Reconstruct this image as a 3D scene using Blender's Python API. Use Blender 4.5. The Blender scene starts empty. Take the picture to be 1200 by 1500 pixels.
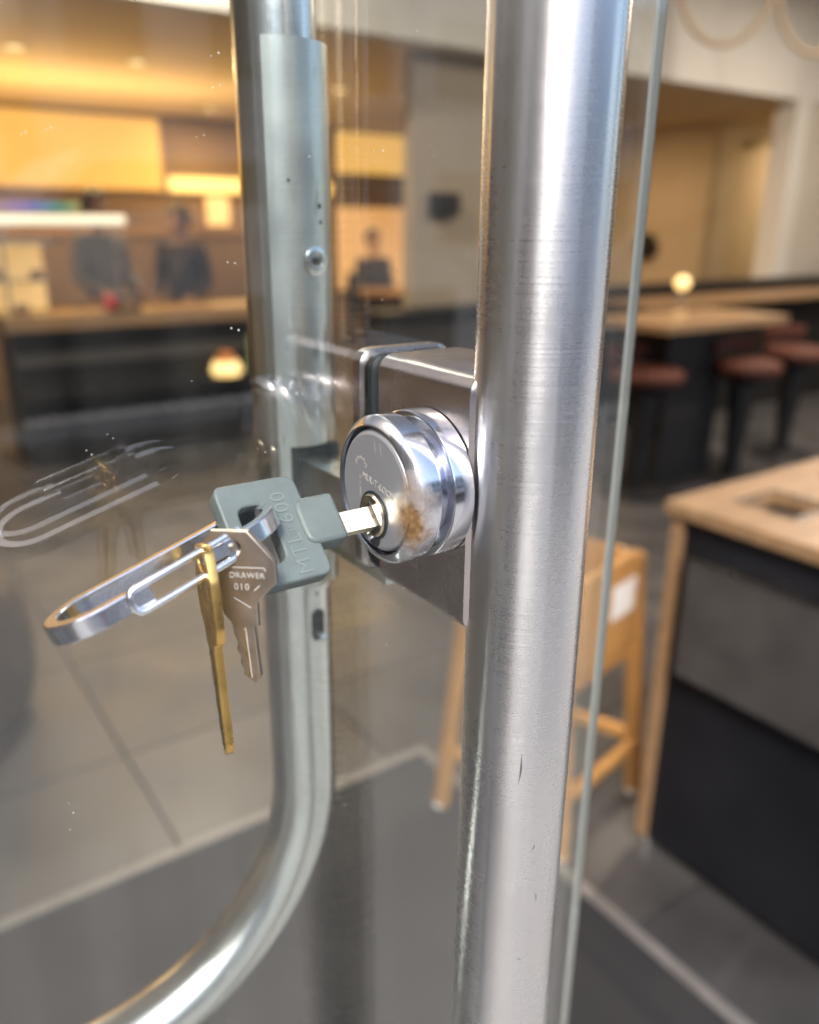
import bpy, bmesh, math, random
from mathutils import Vector, Matrix
random.seed(7)
R = math.radians
SC = bpy.context.scene
COL = SC.collection

# ------------------------------------------------------------------ camera
# metres: X along the shop front, Y into the shop (outer glass face near Y=0), Z up
TX, GV, TZ = 0.0, 0.060, 1.33116          # outer pull tube axis is (0,-GV), lock height TZ
CAM = Vector((-0.15951, -0.22416, 1.40))
pitch, yaw, roll = R(19.4), R(35.0), R(0.45)
F = Vector((math.sin(yaw)*math.cos(pitch), math.cos(yaw)*math.cos(pitch), -math.sin(pitch)))
R0 = Vector((math.cos(yaw), -math.sin(yaw), 0)); U0 = R0.cross(F)
RV = R0*math.cos(roll) + U0*math.sin(roll); UV = RV.cross(F)
cam_data = bpy.data.cameras.new('camera'); cam = bpy.data.objects.new('camera', cam_data); COL.objects.link(cam)
M3 = Matrix((RV, UV, -F)).transposed()
cam.matrix_world = Matrix.Translation(CAM) @ M3.to_4x4()
cam_data.sensor_fit = 'VERTICAL'; cam_data.sensor_height = 24.0; cam_data.sensor_width = 19.2
cam_data.lens = 24.0*1200/1500
cam_data.clip_start = 0.005; cam_data.clip_end = 400
cam_data.dof.use_dof = True; cam_data.dof.focus_distance = 0.235
cam_data.dof.aperture_fstop = 19.2/4.2
SC.camera = cam

# ------------------------------------------------------------------ world, sun, exposure
SUN_EL, SUN_AZ = R(46), R(222)            # compass style: azimuth measured from +Y towards +X
w = bpy.data.worlds.new('World'); SC.world = w; w.use_nodes = True
nt = w.node_tree; nt.nodes.clear()
sky = nt.nodes.new('ShaderNodeTexSky'); sky.sky_type = 'NISHITA'; sky.sun_disc = False
sky.sun_elevation = SUN_EL; sky.sun_rotation = SUN_AZ; sky.air_density = 1.0; sky.dust_density = 3.0; sky.ozone_density = 1.0
bg = nt.nodes.new('ShaderNodeBackground'); bg.inputs['Strength'].default_value = 0.13
out = nt.nodes.new('ShaderNodeOutputWorld')
nt.links.new(sky.outputs[0], bg.inputs[0]); nt.links.new(bg.outputs[0], out.inputs[0])
sd = bpy.data.lights.new('sun', 'SUN'); sd.energy = 1.1; sd.angle = R(14); sd.color = (1, 0.96, 0.9)
so = bpy.data.objects.new('sun', sd); COL.objects.link(so)
sdir = Vector((math.sin(SUN_AZ)*math.cos(SUN_EL), math.cos(SUN_AZ)*math.cos(SUN_EL), math.sin(SUN_EL)))
so.rotation_euler = sdir.to_track_quat('Z', 'Y').to_euler(); so.location = (-20, -20, 25)
SC.view_settings.view_transform = 'Standard'; SC.view_settings.look = 'None'
SC.view_settings.exposure = 1.53; SC.view_settings.gamma = 1.0; SC.view_settings.use_curve_mapping = False
SC.render.engine = 'CYCLES'
cy = SC.cycles
cy.use_denoising = True; cy.max_bounces = 10; cy.transparent_max_bounces = 16; cy.glossy_bounces = 6; cy.diffuse_bounces = 4
cy.sample_clamp_indirect = 6.0; cy.caustics_reflective = False

# ------------------------------------------------------------------ materials
def nodes(name):
    m = bpy.data.materials.new(name); m.use_nodes = True
    n = m.node_tree; b = n.nodes['Principled BSDF']
    return m, n, b
def N(n, typ, **kw):
    x = n.nodes.new(typ)
    for k, v in kw.items():
        if k in ('operation', 'blend_type', 'data_type', 'direction_type', 'axis', 'noise_dimensions', 'feature', 'interpolation_type', 'clamp'): setattr(x, k, v)
        else: x.inputs[k].default_value = v
    return x
def coords(n, scale=(1, 1, 1), loc=(0, 0, 0)):
    tc = n.nodes.new('ShaderNodeTexCoord'); mp = n.nodes.new('ShaderNodeMapping')
    mp.inputs['Scale'].default_value = scale; mp.inputs['Location'].default_value = loc
    n.links.new(tc.outputs['Object'], mp.inputs['Vector']); return mp.outputs[0]
def ramp(n, fac, stops):
    r = n.nodes.new('ShaderNodeValToRGB'); e = r.color_ramp.elements
    e[0].position, e[0].color = stops[0][0], (*stops[0][1], 1); e[1].position, e[1].color = stops[-1][0], (*stops[-1][1], 1)
    for p, c in stops[1:-1]:
        k = e.new(p); k.color = (*c, 1)
    n.links.new(fac, r.inputs[0]); return r.outputs[0]
def mat(name, col, rough=0.5, metal=0.0, var=0.12, scale=8.0, bump=0.0, bscale=None, coat=0.0, stretch=(1, 1, 1), rvar=0.08, spec=0.5):
    m, n, b = nodes(name)
    v = coords(n, stretch)
    nz = N(n, 'ShaderNodeTexNoise', Scale=scale, Detail=5.0); n.links.new(v, nz.inputs['Vector'])
    lo = [max(0, c*(1-var)) for c in col]; hi = [min(1, c*(1+var)) for c in col]
    n.links.new(ramp(n, nz.outputs[0], [(0.3, lo), (0.7, hi)]), b.inputs['Base Color'])
    b.inputs['Metallic'].default_value = metal; b.inputs['Specular IOR Level'].default_value = spec
    mr = N(n, 'ShaderNodeMapRange'); n.links.new(nz.outputs[0], mr.inputs[0])
    mr.inputs[1].default_value = .3; mr.inputs[2].default_value = .7; mr.inputs[3].default_value = max(0.02, rough-rvar*rough*2); mr.inputs[4].default_value = min(1, rough+rvar*rough*2)
    n.links.new(mr.outputs[0], b.inputs['Roughness'])
    b.inputs['Coat Weight'].default_value = coat; b.inputs['Coat Roughness'].default_value = 0.12
    if bump:
        nb = N(n, 'ShaderNodeTexNoise', Scale=bscale or scale*6, Detail=4.0); n.links.new(v, nb.inputs['Vector'])
        bp = N(n, 'ShaderNodeBump', Strength=bump, Distance=0.002); n.links.new(nb.outputs[0], bp.inputs['Height'])
        n.links.new(bp.outputs[0], b.inputs['Normal'])
    return m
def emit(name, col, strength, base=(0.8, 0.7, 0.5)):
    m, n, b = nodes(name)
    b.inputs['Base Color'].default_value = (*base, 1); b.inputs['Roughness'].default_value = .5
    nz = N(n, 'ShaderNodeTexNoise', Scale=3.0); n.links.new(coords(n), nz.inputs['Vector'])
    n.links.new(ramp(n, nz.outputs[0], [(0.3, [c*.93 for c in col]), (0.7, col)]), b.inputs['Emission Color'])
    b.inputs['Emission Strength'].default_value = strength
    return m

def brushed(name, col, rough, aniso):
    m, n, b = nodes(name)
    b.inputs['Metallic'].default_value = 1
    v = coords(n, (14, 14, 1500)); nz = N(n, 'ShaderNodeTexNoise', Scale=1.0, Detail=3.0); n.links.new(v, nz.inputs['Vector'])
    v2 = coords(n, (60, 60, 10)); n2 = N(n, 'ShaderNodeTexNoise', Scale=1.0, Detail=4.0); n.links.new(v2, n2.inputs['Vector'])
    v3 = coords(n, (420, 420, 90)); n3 = N(n, 'ShaderNodeTexNoise', Scale=1.0, Detail=2.0); n.links.new(v3, n3.inputs['Vector'])
    c1 = ramp(n, n2.outputs[0], [(0.3, [c*.93 for c in col]), (0.7, [min(1, c*1.05) for c in col])])
    # small dark scuffs and dings
    sc = ramp(n, n3.outputs[0], [(0.20, (0.4, 0.4, 0.42)), (0.235, (1, 1, 1))])
    mx = N(n, 'ShaderNodeMix', data_type='RGBA', blend_type='MULTIPLY'); mx.inputs[0].default_value = 1
    n.links.new(c1, mx.inputs[6]); n.links.new(sc, mx.inputs[7]); n.links.new(mx.outputs[2], b.inputs['Base Color'])
    mr = N(n, 'ShaderNodeMapRange'); n.links.new(nz.outputs[0], mr.inputs[0])
    mr.inputs[1].default_value = .3; mr.inputs[2].default_value = .7; mr.inputs[3].default_value = rough*.90; mr.inputs[4].default_value = rough*1.10
    n.links.new(mr.outputs[0], b.inputs['Roughness'])
    v4 = coords(n, (22, 22, 7)); n4 = N(n, 'ShaderNodeTexNoise', Scale=1.0, Detail=6.0); n4.inputs['Roughness'].default_value = .7; n.links.new(v4, n4.inputs['Vector'])
    v5 = coords(n, (1, 1, 1)); n5 = N(n, 'ShaderNodeTexNoise', Scale=900.0, Detail=2.0); n.links.new(v5, n5.inputs['Vector'])
    rm = N(n, 'ShaderNodeMapRange'); n.links.new(n4.outputs[0], rm.inputs[0]); rm.inputs[1].default_value = .3; rm.inputs[2].default_value = .75; rm.inputs[3].default_value = -.07; rm.inputs[4].default_value = .10
    r5 = N(n, 'ShaderNodeMath', operation='MULTIPLY_ADD'); n.links.new(n5.outputs[0], r5.inputs[0]); r5.inputs[1].default_value = .05; r5.inputs[2].default_value = -.025
    ra = N(n, 'ShaderNodeMath', operation='ADD'); n.links.new(rm.outputs[0], ra.inputs[0]); n.links.new(r5.outputs[0], ra.inputs[1])
    rb = N(n, 'ShaderNodeMath', operation='ADD'); n.links.new(ra.outputs[0], rb.inputs[0]); n.links.new(mr.outputs[0], rb.inputs[1]); n.links.new(rb.outputs[0], b.inputs['Roughness'])
    b.inputs['Anisotropic'].default_value = aniso
    b.inputs['Anisotropic Rotation'].default_value = 0.25
    tg = n.nodes.new('ShaderNodeTangent'); tg.direction_type = 'RADIAL'; tg.axis = 'Z'; n.links.new(tg.outputs[0], b.inputs['Tangent'])
    bp = N(n, 'ShaderNodeBump', Strength=0.006, Distance=0.0004); n.links.new(nz.outputs[0], bp.inputs['Height']); n.links.new(bp.outputs[0], b.inputs['Normal'])
    return m

def rusty_chrome(name, col, rough, metal=1.0):
    m, n, b = nodes(name)
    b.inputs['Metallic'].default_value = 1
    tc = n.nodes.new('ShaderNodeTexCoord')
    ds = N(n, 'ShaderNodeVectorMath', operation='MULTIPLY'); ds.inputs[1].default_value = (1.35, 1.25, 0.66)
    sub = N(n, 'ShaderNodeVectorMath', operation='SUBTRACT'); sub.inputs[1].default_value = (-0.0375, -GV+0.0085, TZ-0.0085)
    n.links.new(tc.outputs['Object'], sub.inputs[0]); n.links.new(sub.outputs[0], ds.inputs[0])
    ln = N(n, 'ShaderNodeVectorMath', operation='LENGTH'); n.links.new(ds.outputs[0], ln.inputs[0])
    nz = N(n, 'ShaderNodeTexNoise', Scale=420.0, Detail=6.0); n.links.new(tc.outputs['Object'], nz.inputs['Vector'])
    nl = N(n, 'ShaderNodeTexNoise', Scale=150.0, Detail=3.0); n.links.new(tc.outputs['Object'], nl.inputs['Vector'])
    a1 = N(n, 'ShaderNodeMath', operation='MULTIPLY_ADD'); n.links.new(nl.outputs[0], a1.inputs[0]); a1.inputs[1].default_value = 0.010; n.links.new(ln.outputs['Value'], a1.inputs[2])
    a2 = N(n, 'ShaderNodeMath', operation='MULTIPLY_ADD'); n.links.new(nz.outputs[0], a2.inputs[0]); a2.inputs[1].default_value = 0.003; n.links.new(a1.outputs[0], a2.inputs[2])
    msk = N(n, 'ShaderNodeMapRange'); n.links.new(a2.outputs[0], msk.inputs[0])
    msk.inputs[1].default_value = 0.0088; msk.inputs[2].default_value = 0.0166; msk.inputs[3].default_value = 0.78; msk.inputs[4].default_value = 0.0
    rc = ramp(n, nz.outputs[0], [(0.35, (0.17, 0.095, 0.04)), (0.65, (0.36, 0.225, 0.105))])
    cm = N(n, 'ShaderNodeMath', operation='MULTIPLY'); cm.use_clamp = True; n.links.new(msk.outputs[0], cm.inputs[0]); cm.inputs[1].default_value = 1.5
    mx = N(n, 'ShaderNodeMix', data_type='RGBA'); n.links.new(cm.outputs[0], mx.inputs[0]); mx.inputs[6].default_value = (*col, 1); n.links.new(rc, mx.inputs[7])
    n.links.new(mx.outputs[2], b.inputs['Base Color'])
    inv = N(n, 'ShaderNodeMapRange'); n.links.new(msk.outputs[0], inv.inputs[0]); inv.inputs[3].default_value = metal; inv.inputs[4].default_value = 0.03
    n.links.new(inv.outputs[0], b.inputs['Metallic'])
    rr = N(n, 'ShaderNodeMapRange'); n.links.new(msk.outputs[0], rr.inputs[0]); rr.inputs[3].default_value = rough; rr.inputs[4].default_value = 0.6
    n.links.new(rr.outputs[0], b.inputs['Roughness'])
    bp = N(n, 'ShaderNodeBump', Strength=0.004, Distance=0.0004); n.links.new(nl.outputs[0], bp.inputs['Height']); n.links.new(bp.outputs[0], b.inputs['Normal'])
    return m

def glass_mat(name, tint):
    m = bpy.data.materials.new(name); m.use_nodes = True; n = m.node_tree; n.nodes.clear()
    o = n.nodes.new('ShaderNodeOutputMaterial')
    tr = N(n, 'ShaderNodeBsdfTransparent'); tr.inputs[0].default_value = (*tint, 1)
    gl = N(n, 'ShaderNodeBsdfGlossy'); gl.inputs['Roughness'].default_value = 0.0; gl.inputs[0].default_value = (1, 1, 1, 1)
    lw = n.nodes.new('ShaderNodeLayerWeight'); lw.inputs[0].default_value = .5
    p5 = N(n, 'ShaderNodeMath', operation='POWER'); n.links.new(lw.outputs['Facing'], p5.inputs[0]); p5.inputs[1].default_value = 5.0
    fr = N(n, 'ShaderNodeMath', operation='MULTIPLY_ADD'); n.links.new(p5.outputs[0], fr.inputs[0]); fr.inputs[1].default_value = 0.95; fr.inputs[2].default_value = 0.065
    mx = n.nodes.new('ShaderNodeMixShader'); n.links.new(fr.outputs[0], mx.inputs[0]); n.links.new(tr.outputs[0], mx.inputs[1]); n.links.new(gl.outputs[0], mx.inputs[2])
    # dust: specks, dried drops and faint wipe streaks
    df = N(n, 'ShaderNodeBsdfDiffuse'); df.inputs[0].default_value = (.75, .74, .70, 1)
    vo = n.nodes.new('ShaderNodeTexVoronoi'); vo.inputs['Scale'].default_value = 160; n.links.new(coords(n, (1, .02, 1)), vo.inputs['Vector'])
    nz = N(n, 'ShaderNodeTexNoise', Scale=14.0, Detail=4.0); n.links.new(coords(n), nz.inputs['Vector'])
    th = N(n, 'ShaderNodeMath', operation='MULTIPLY'); n.links.new(nz.outputs[0], th.inputs[0]); th.inputs[1].default_value = 0.17
    lt = N(n, 'ShaderNodeMath', operation='SUBTRACT'); n.links.new(th.outputs[0], lt.inputs[0]); n.links.new(vo.outputs['Distance'], lt.inputs[1])
    sp = N(n, 'ShaderNodeMapRange'); n.links.new(lt.outputs[0], sp.inputs[0]); sp.inputs[1].default_value = 0.02; sp.inputs[2].default_value = 0.05; sp.inputs[3].default_value = 0; sp.inputs[4].default_value = .45
    vr = N(n, 'ShaderNodeSeparateColor'); n.links.new(vo.outputs['Color'], vr.inputs[0])
    gt = N(n, 'ShaderNodeMath', operation='GREATER_THAN'); n.links.new(vr.outputs[0], gt.inputs[0]); gt.inputs[1].default_value = 0.72
    s2 = N(n, 'ShaderNodeMath', operation='MULTIPLY'); n.links.new(sp.outputs[0], s2.inputs[0]); n.links.new(gt.outputs[0], s2.inputs[1])
    st = N(n, 'ShaderNodeTexNoise', Scale=1.0, Detail=5.0); n.links.new(coords(n, (70, 1, 1.6)), st.inputs['Vector'])
    sm = N(n, 'ShaderNodeMapRange'); n.links.new(st.outputs[0], sm.inputs[0]); sm.inputs[1].default_value = .4; sm.inputs[2].default_value = .75; sm.inputs[3].default_value = .001; sm.inputs[4].default_value = .014
    ad = N(n, 'ShaderNodeMath', operation='ADD'); n.links.new(s2.outputs[0], ad.inputs[0]); n.links.new(sm.outputs[0], ad.inputs[1])
    m2 = n.nodes.new('ShaderNodeMixShader'); n.links.new(ad.outputs[0], m2.inputs[0]); n.links.new(mx.outputs[0], m2.inputs[1]); n.links.new(df.outputs[0], m2.inputs[2])
    n.links.new(m2.outputs[0], o.inputs[0])
    return m

MT = {}
MT['tube'] = brushed('brushed steel', (0.69, 0.69, 0.70), 0.27, 0.85)
MT['inner'] = mat('satin steel', (0.74, 0.76, 0.75), .23, 1, .06, 40, .02, 300)
MT['sleeve'] = mat('satin aluminium', (0.68, 0.72, 0.70), .34, 1, .10, 30, .03, 260)
def stained(name, col):
    m = mat(name, col, .34, 1, .10, 30, .03, 260); n = m.node_tree; b = n.nodes['Principled BSDF']
    src = b.inputs['Base Color'].links[0].from_socket
    nz = N(n, 'ShaderNodeTexNoise', Scale=1.0, Detail=6.0); n.links.new(coords(n, (260, 260, 45)), nz.inputs['Vector'])
    tc = n.nodes.new('ShaderNodeTexCoord'); sp = n.nodes.new('ShaderNodeSeparateXYZ'); n.links.new(tc.outputs['Object'], sp.inputs[0])
    zr = N(n, 'ShaderNodeMapRange'); n.links.new(sp.outputs[2], zr.inputs[0]); zr.inputs[1].default_value = TZ+.10; zr.inputs[2].default_value = TZ-.02; zr.inputs[3].default_value = -.10; zr.inputs[4].default_value = .10
    xr = N(n, 'ShaderNodeMapRange'); n.links.new(sp.outputs[0], xr.inputs[0]); xr.inputs[1].default_value = -.004; xr.inputs[2].default_value = .006; xr.inputs[3].default_value = -.2; xr.inputs[4].default_value = 0
    a = N(n, 'ShaderNodeMath', operation='ADD'); n.links.new(nz.outputs[0], a.inputs[0]); n.links.new(zr.outputs[0], a.inputs[1])
    a2 = N(n, 'ShaderNodeMath', operation='ADD'); n.links.new(a.outputs[0], a2.inputs[0]); n.links.new(xr.outputs[0], a2.inputs[1])
    k = N(n, 'ShaderNodeMapRange'); n.links.new(a2.outputs[0], k.inputs[0]); k.inputs[1].default_value = .52; k.inputs[2].default_value = .68; k.inputs[4].default_value = .75
    mx = N(n, 'ShaderNodeMix', data_type='RGBA'); n.links.new(k.outputs[0], mx.inputs[0]); n.links.new(src, mx.inputs[6]); mx.inputs[7].default_value = (.16, .13, .07, 1)
    n.links.new(mx.outputs[2], b.inputs['Base Color']); return m
MT['sleeve'] = stained('stained satin aluminium', (0.68, 0.72, 0.70))
MT['box'] = mat('warm satin steel', (0.57, 0.52, 0.51), .26, 1, .10, 50, .02, 400)
MT['chrome'] = rusty_chrome('chrome', (0.70, 0.72, 0.78), .15)
MT['face'] = rusty_chrome('satin chrome', (0.44, 0.46, 0.50), .42, metal=.65)
MT['dark'] = mat('dark rubber and hole shade', (0.02, 0.026, 0.030), .5, 0, .2, 60)
MT['plug'] = mat('plug metal', (0.60, 0.54, 0.42), .24, 1, .2, 300)
MT['nickel'] = mat('key nickel', (0.37, 0.325, 0.285), .36, .85, .12, 200, .03, 1500)
MT['stamp'] = mat('stamped bright metal', (0.60, 0.575, 0.54), .5, .2, .05, 200)
MT['brass'] = mat('key brass', (0.62, 0.41, 0.14), .30, 1, .14, 160, .03, 1500)
MT['brasslight'] = mat('worn bright brass', (0.90, 0.68, 0.32), .25, 1, .1, 160)  # brighter brass for the raised marks on the key
MT['alu'] = mat('polished aluminium', (0.80, 0.82, 0.86), .17, 1, .06, 150, .03, 900)
MT['keyblade'] = mat('key blade metal', (0.80, 0.74, 0.58), .3, 1, .08, 200)
MT['scuff'] = mat('dull scuff', (0.16, 0.16, 0.18), .6, .7, .2, 300)
MT['plastic'] = mat('grey green plastic', (0.128, 0.160, 0.157), .44, 0, .11, 140, .10, 1800, rvar=.12)
MT['emboss'] = mat('grey green embossing', (0.165, 0.200, 0.197), .42, 0, .04, 90)
MT['glass'] = glass_mat('door glass', (0.95, 0.972, 0.962))
MT['edge'] = mat('polished glass edge', (0.28, 0.295, 0.29), .25, 0, .25, 9, stretch=(1, 1, .6), coat=.5)
MT['tile'] = mat('grey floor tile', (0.050, 0.048, 0.050), .42, 0, .34, 3.5, .05, 60, rvar=.15)
MT['grout'] = mat('grout', (0.06, 0.058, 0.056), .8)
MT['mat'] = mat('charcoal mat pile', (0.021, 0.021, 0.024), .9, 0, .3, 160, .6, 700)
MT['trim'] = mat('aluminium trim', (0.19, 0.18, 0.175), .5, .2, .15, 20)
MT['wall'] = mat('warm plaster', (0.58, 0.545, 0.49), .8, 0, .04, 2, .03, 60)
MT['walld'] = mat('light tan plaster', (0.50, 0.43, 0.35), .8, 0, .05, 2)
MT['wallz'] = mat('brown wall boards', (0.20, 0.135, 0.09), .7, 0, .12, 2)
MT['wallc'] = mat('brown grey plaster', (0.36, 0.30, 0.235), .8, 0, .06, 2, .03, 60)
MT['wallw'] = mat('white plaster', (0.68, 0.67, 0.65), .8, 0, .03, 2, .03, 60)
MT['wallb'] = mat('tan wall panel', (0.42, 0.32, 0.22), .7, 0, .06, 2)
MT['ceil'] = mat('ceiling plaster', (0.72, 0.60, 0.42), .85, 0, .03, 2)
MT['wood'] = mat('oak', (0.30, 0.185, 0.10), .4, 0, .18, 5, .03, 60, coat=.25, stretch=(1, 8, 8))
MT['beech'] = mat('beech wood', (0.46, 0.24, 0.078), .42, 0, .12, 8, .02, 50, coat=.2, stretch=(6, 6, 1.2))
MT['navy'] = mat('dark laminate', (0.009, 0.0095, 0.013), .6, 0, .15, 6, spec=.25)
MT['black'] = mat('black laminate', (0.012, 0.012, 0.013), .55, 0, .15, 6, spec=.3)
MT['greypanel'] = mat('grey stone laminate', (0.052, 0.048, 0.048), .6, 0, .2, 9)
MT['leather'] = mat('red brown leather', (0.085, 0.028, 0.018), .6, 0, .12, 30, .05, 200, spec=.25)
MT['steel'] = mat('stainless rim', (0.62, 0.61, 0.60), .25, 1, .05, 20)
MT['paper'] = mat('white paper', (0.78, 0.77, 0.76), .8, 0, .03, 20)
MT['brown'] = mat('brown upholstery', (0.075, 0.05, 0.032), .8, 0, .2, 40, .1, 300)
MT['pave'] = mat('concrete pavement', (0.335, 0.325, 0.305), .85, 0, .12, 3, .1, 80)
MT['road'] = mat('asphalt', (0.11, 0.11, 0.112), .9, 0, .2, 5, .2, 120)
MT['kerb'] = mat('kerb stone', (0.50, 0.49, 0.47), .8, 0, .1, 6)
MT['line'] = mat('road paint', (0.75, 0.75, 0.72), .7, 0, .08, 6)
MT['brick'] = mat('pale render', (0.55, 0.53, 0.50), .85, 0, .1, 1.2)
MT['winglass'] = mat('window glass', (0.03, 0.035, 0.04), .08, 0, .2, 2)
MT['leaf'] = mat('leaf', (0.055, 0.095, 0.03), .6, 0, .4, 4)
MT['bark'] = mat('bark', (0.10, 0.075, 0.055), .9, 0, .3, 12, .3, 60)
MT['carpaint'] = mat('pale paint', (0.56, 0.57, 0.58), .2, 0, .03, 3, coat=.8)
MT['tyre'] = mat('tyre', (0.02, 0.02, 0.02), .8)
MT['redlamp'] = mat('red lens', (0.5, 0.02, 0.02), .15, 0, .1, 30, coat=.6)
MT['skin'] = mat('skin', (0.45, 0.27, 0.19), .55, 0, .08, 20)
MT['hair'] = mat('black hair', (0.015, 0.012, 0.011), .5, 0, .3, 60)
MT['shirt'] = mat('grey cotton', (0.17, 0.18, 0.20), .85, 0, .12, 25)
MT['darkshirt'] = mat('black cotton', (0.035, 0.03, 0.032), .85, 0, .15, 25)
MT['yellow'] = mat('yellow board', (0.60, 0.50, 0.10), .6, 0, .08, 12)
MT['red'] = mat('red plastic', (0.55, 0.03, 0.05), .35, 0, .08, 20)
MT['greenp'] = mat('pale green card', (0.42, 0.52, 0.22), .6, 0, .08, 12)
MT['orange'] = mat('orange box', (0.60, 0.22, 0.06), .5, 0, .1, 12)
MT['lit_frieze'] = emit('lit amber panel', (1.0, 0.55, 0.125), 0.30, (.45, .26, .07))
MT['lit_bar'] = emit('lit amber strip', (1.0, 0.56, 0.10), 0.5)
MT['lit_lamp'] = emit('lamp glow', (1.0, 0.62, 0.2), 0.7)
MT['lit_down'] = emit('downlight glow', (1.0, 0.74, 0.36), 0.8)
MT['lit_tube'] = emit('lamp tube glow', (1.0, 0.88, 0.66), 0.42)
MT['lit_case'] = emit('display case glow', (1.0, 0.55, 0.15), 0.28)
MT['lit_orange'] = emit('orange sign and wall glow', (1.0, 0.40, 0.12), 0.18)

# ------------------------------------------------------------------ helpers
def tag(o, label=None, cat=None, group=None, kind=None):
    if label: o['label'] = label
    if cat: o['category'] = cat
    if group: o['group'] = group
    if kind: o['kind'] = kind
    return o
def link(name, me, m, parent=None, smooth=False, angle=35):
    o = bpy.data.objects.new(name, me); COL.objects.link(o)
    if m is not None:
        if isinstance(m, (list, tuple)):
            for k in m: me.materials.append(k)
        else: me.materials.append(m)
    if smooth:
        for p in me.polygons: p.use_smooth = True
        try: me.set_sharp_from_angle(angle=R(angle))
        except Exception: pass
    if parent is not None: setpar(o, parent)
    return o
def setpar(o, p):
    o.parent = p; o.matrix_parent_inverse = wm(p).inverted()
def wm(p):
    m = p.matrix_basis.copy()
    if p.parent: m = wm(p.parent) @ p.matrix_parent_inverse @ m
    return m
def empty(name, loc, label, cat, group=None):
    o = bpy.data.objects.new(name, None); COL.objects.link(o); o.location = loc; o.empty_display_size = .05
    return tag(o, label, cat, group)
def done(bm, name, m, parent=None, smooth=False, angle=35, bevel=0, seg=2):
    if bevel:
        bmesh.ops.bevel(bm, geom=[e for e in bm.edges if len(e.link_faces) == 2 and e.calc_face_angle(0) > R(30)], offset=bevel, segments=seg, affect='EDGES', profile=.5, clamp_overlap=True)
    bmesh.ops.recalc_face_normals(bm, faces=bm.faces)
    me = bpy.data.meshes.new(name); bm.to_mesh(me); bm.free()
    return link(name, me, m, parent, smooth or bool(bevel), angle)
def bx(bm, x0, x1, y0, y1, z0, z1, mtx=None):
    vs = [bm.verts.new((x, y, z)) for z in (z0, z1) for y in (y0, y1) for x in (x0, x1)]
    for f in ((0, 2, 3, 1), (4, 5, 7, 6), (0, 1, 5, 4), (2, 6, 7, 3), (0, 4, 6, 2), (1, 3, 7, 5)): bm.faces.new([vs[i] for i in f])
    if mtx is not None:
        for v in vs: v.co = mtx @ v.co
    return vs
def box(name, x0, x1, y0, y1, z0, z1, m, parent=None, bevel=0.0, seg=2, mtx=None):
    bm = bmesh.new(); bx(bm, x0, x1, y0, y1, z0, z1, mtx); return done(bm, name, m, parent, bevel=bevel, seg=seg)
def frame(axis):
    a = Vector(axis).normalized(); t = Vector((0, 0, 1)) if abs(a.z) < .9 else Vector((1, 0, 0))
    x = t.cross(a).normalized(); return x, a.cross(x), a
def lathe(bm, origin, axis, prof, n=64, arc=None):
    """prof: list of (distance along axis, radius)"""
    x, y, a = frame(axis); o = Vector(origin); rings = []
    for d, r in prof:
        if r < 1e-6: rings.append([bm.verts.new(o+a*d)])
        else: rings.append([bm.verts.new(o+a*d+(x*math.cos(2*math.pi*i/n)+y*math.sin(2*math.pi*i/n))*r) for i in range(n)])
    for p, q in zip(rings, rings[1:]):
        for i in range(n):
            j = (i+1) % n
            if len(p) == 1 and len(q) == 1: continue
            if len(p) == 1: bm.faces.new((p[0], q[i], q[j]))
            elif len(q) == 1: bm.faces.new((p[i], p[j], q[0]))
            else: bm.faces.new((p[i], p[j], q[j], q[i]))
def lat(name, origin, axis, prof, m, parent=None, n=64, angle=30):
    bm = bmesh.new(); lathe(bm, origin, axis, prof, n); return done(bm, name, m, parent, True, angle)
def sweep(bm, pts, section, up=None, closed=False, caps=True):
    """section: list of (side, up) offsets; up: fixed vector for the section's second axis"""
    pts = [Vector(p) for p in pts]; rings = []; prev = None
    k = len(pts)
    for i, p in enumerate(pts):
        if closed: t = (pts[(i+1) % k]-pts[i-1]).normalized()
        else: t = (pts[min(i+1, k-1)]-pts[max(i-1, 0)]).normalized()
        if up is not None: u = Vector(up); u = (u-t*u.dot(t)).normalized()
        else:
            if prev is None: u = frame(t)[1]
            else: u = (prev-t*prev.dot(t)).normalized()
        prev = u; s = t.cross(u)
        rings.append([bm.verts.new(p+s*a+u*b) for a, b in section])
    n = len(section)
    for i in range(k if closed else k-1):
        p, q = rings[i], rings[(i+1) % k]
        for j in range(n): bm.faces.new((p[j], p[(j+1) % n], q[(j+1) % n], q[j]))
    if caps and not closed: bm.faces.new(rings[0][::-1]); bm.faces.new(rings[-1])
def circ(r, n=16): return [(r*math.cos(2*math.pi*i/n), r*math.sin(2*math.pi*i/n)) for i in range(n)]
def rrect(w, h, r, n=3):
    o = []
    for cx, cy_, a0 in ((w/2-r, h/2-r, 0), (-w/2+r, h/2-r, 90), (-w/2+r, -h/2+r, 180), (w/2-r, -h/2+r, 270)):
        for i in range(n+1):
            a = R(a0+90*i/n); o.append((cx+r*math.cos(a), cy_+r*math.sin(a)))
    return o
def tube(name, pts, r, m, parent=None, n=16, up=None, closed=False):
    bm = bmesh.new(); sweep(bm, pts, circ(r, n), up, closed); return done(bm, name, m, parent, True, 50)
def roundpoly(pts, r, n=4):
    o = []; k = len(pts)
    for i in range(k):
        p0, p, p1 = Vector(pts[i-1]), Vector(pts[i]), Vector(pts[(i+1) % k])
        rr = r[i] if isinstance(r, (list, tuple)) else r
        a, b = (p0-p), (p1-p); rr = min(rr, a.length*.45, b.length*.45); a.normalize(); b.normalize()
        s, e = p+a*rr, p+b*rr
        for j in range(n+1):
            t = j/n; o.append(tuple((s*(1-t)+p*t)*(1-t)+(p*(1-t)+e*t)*t))
    return o
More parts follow.
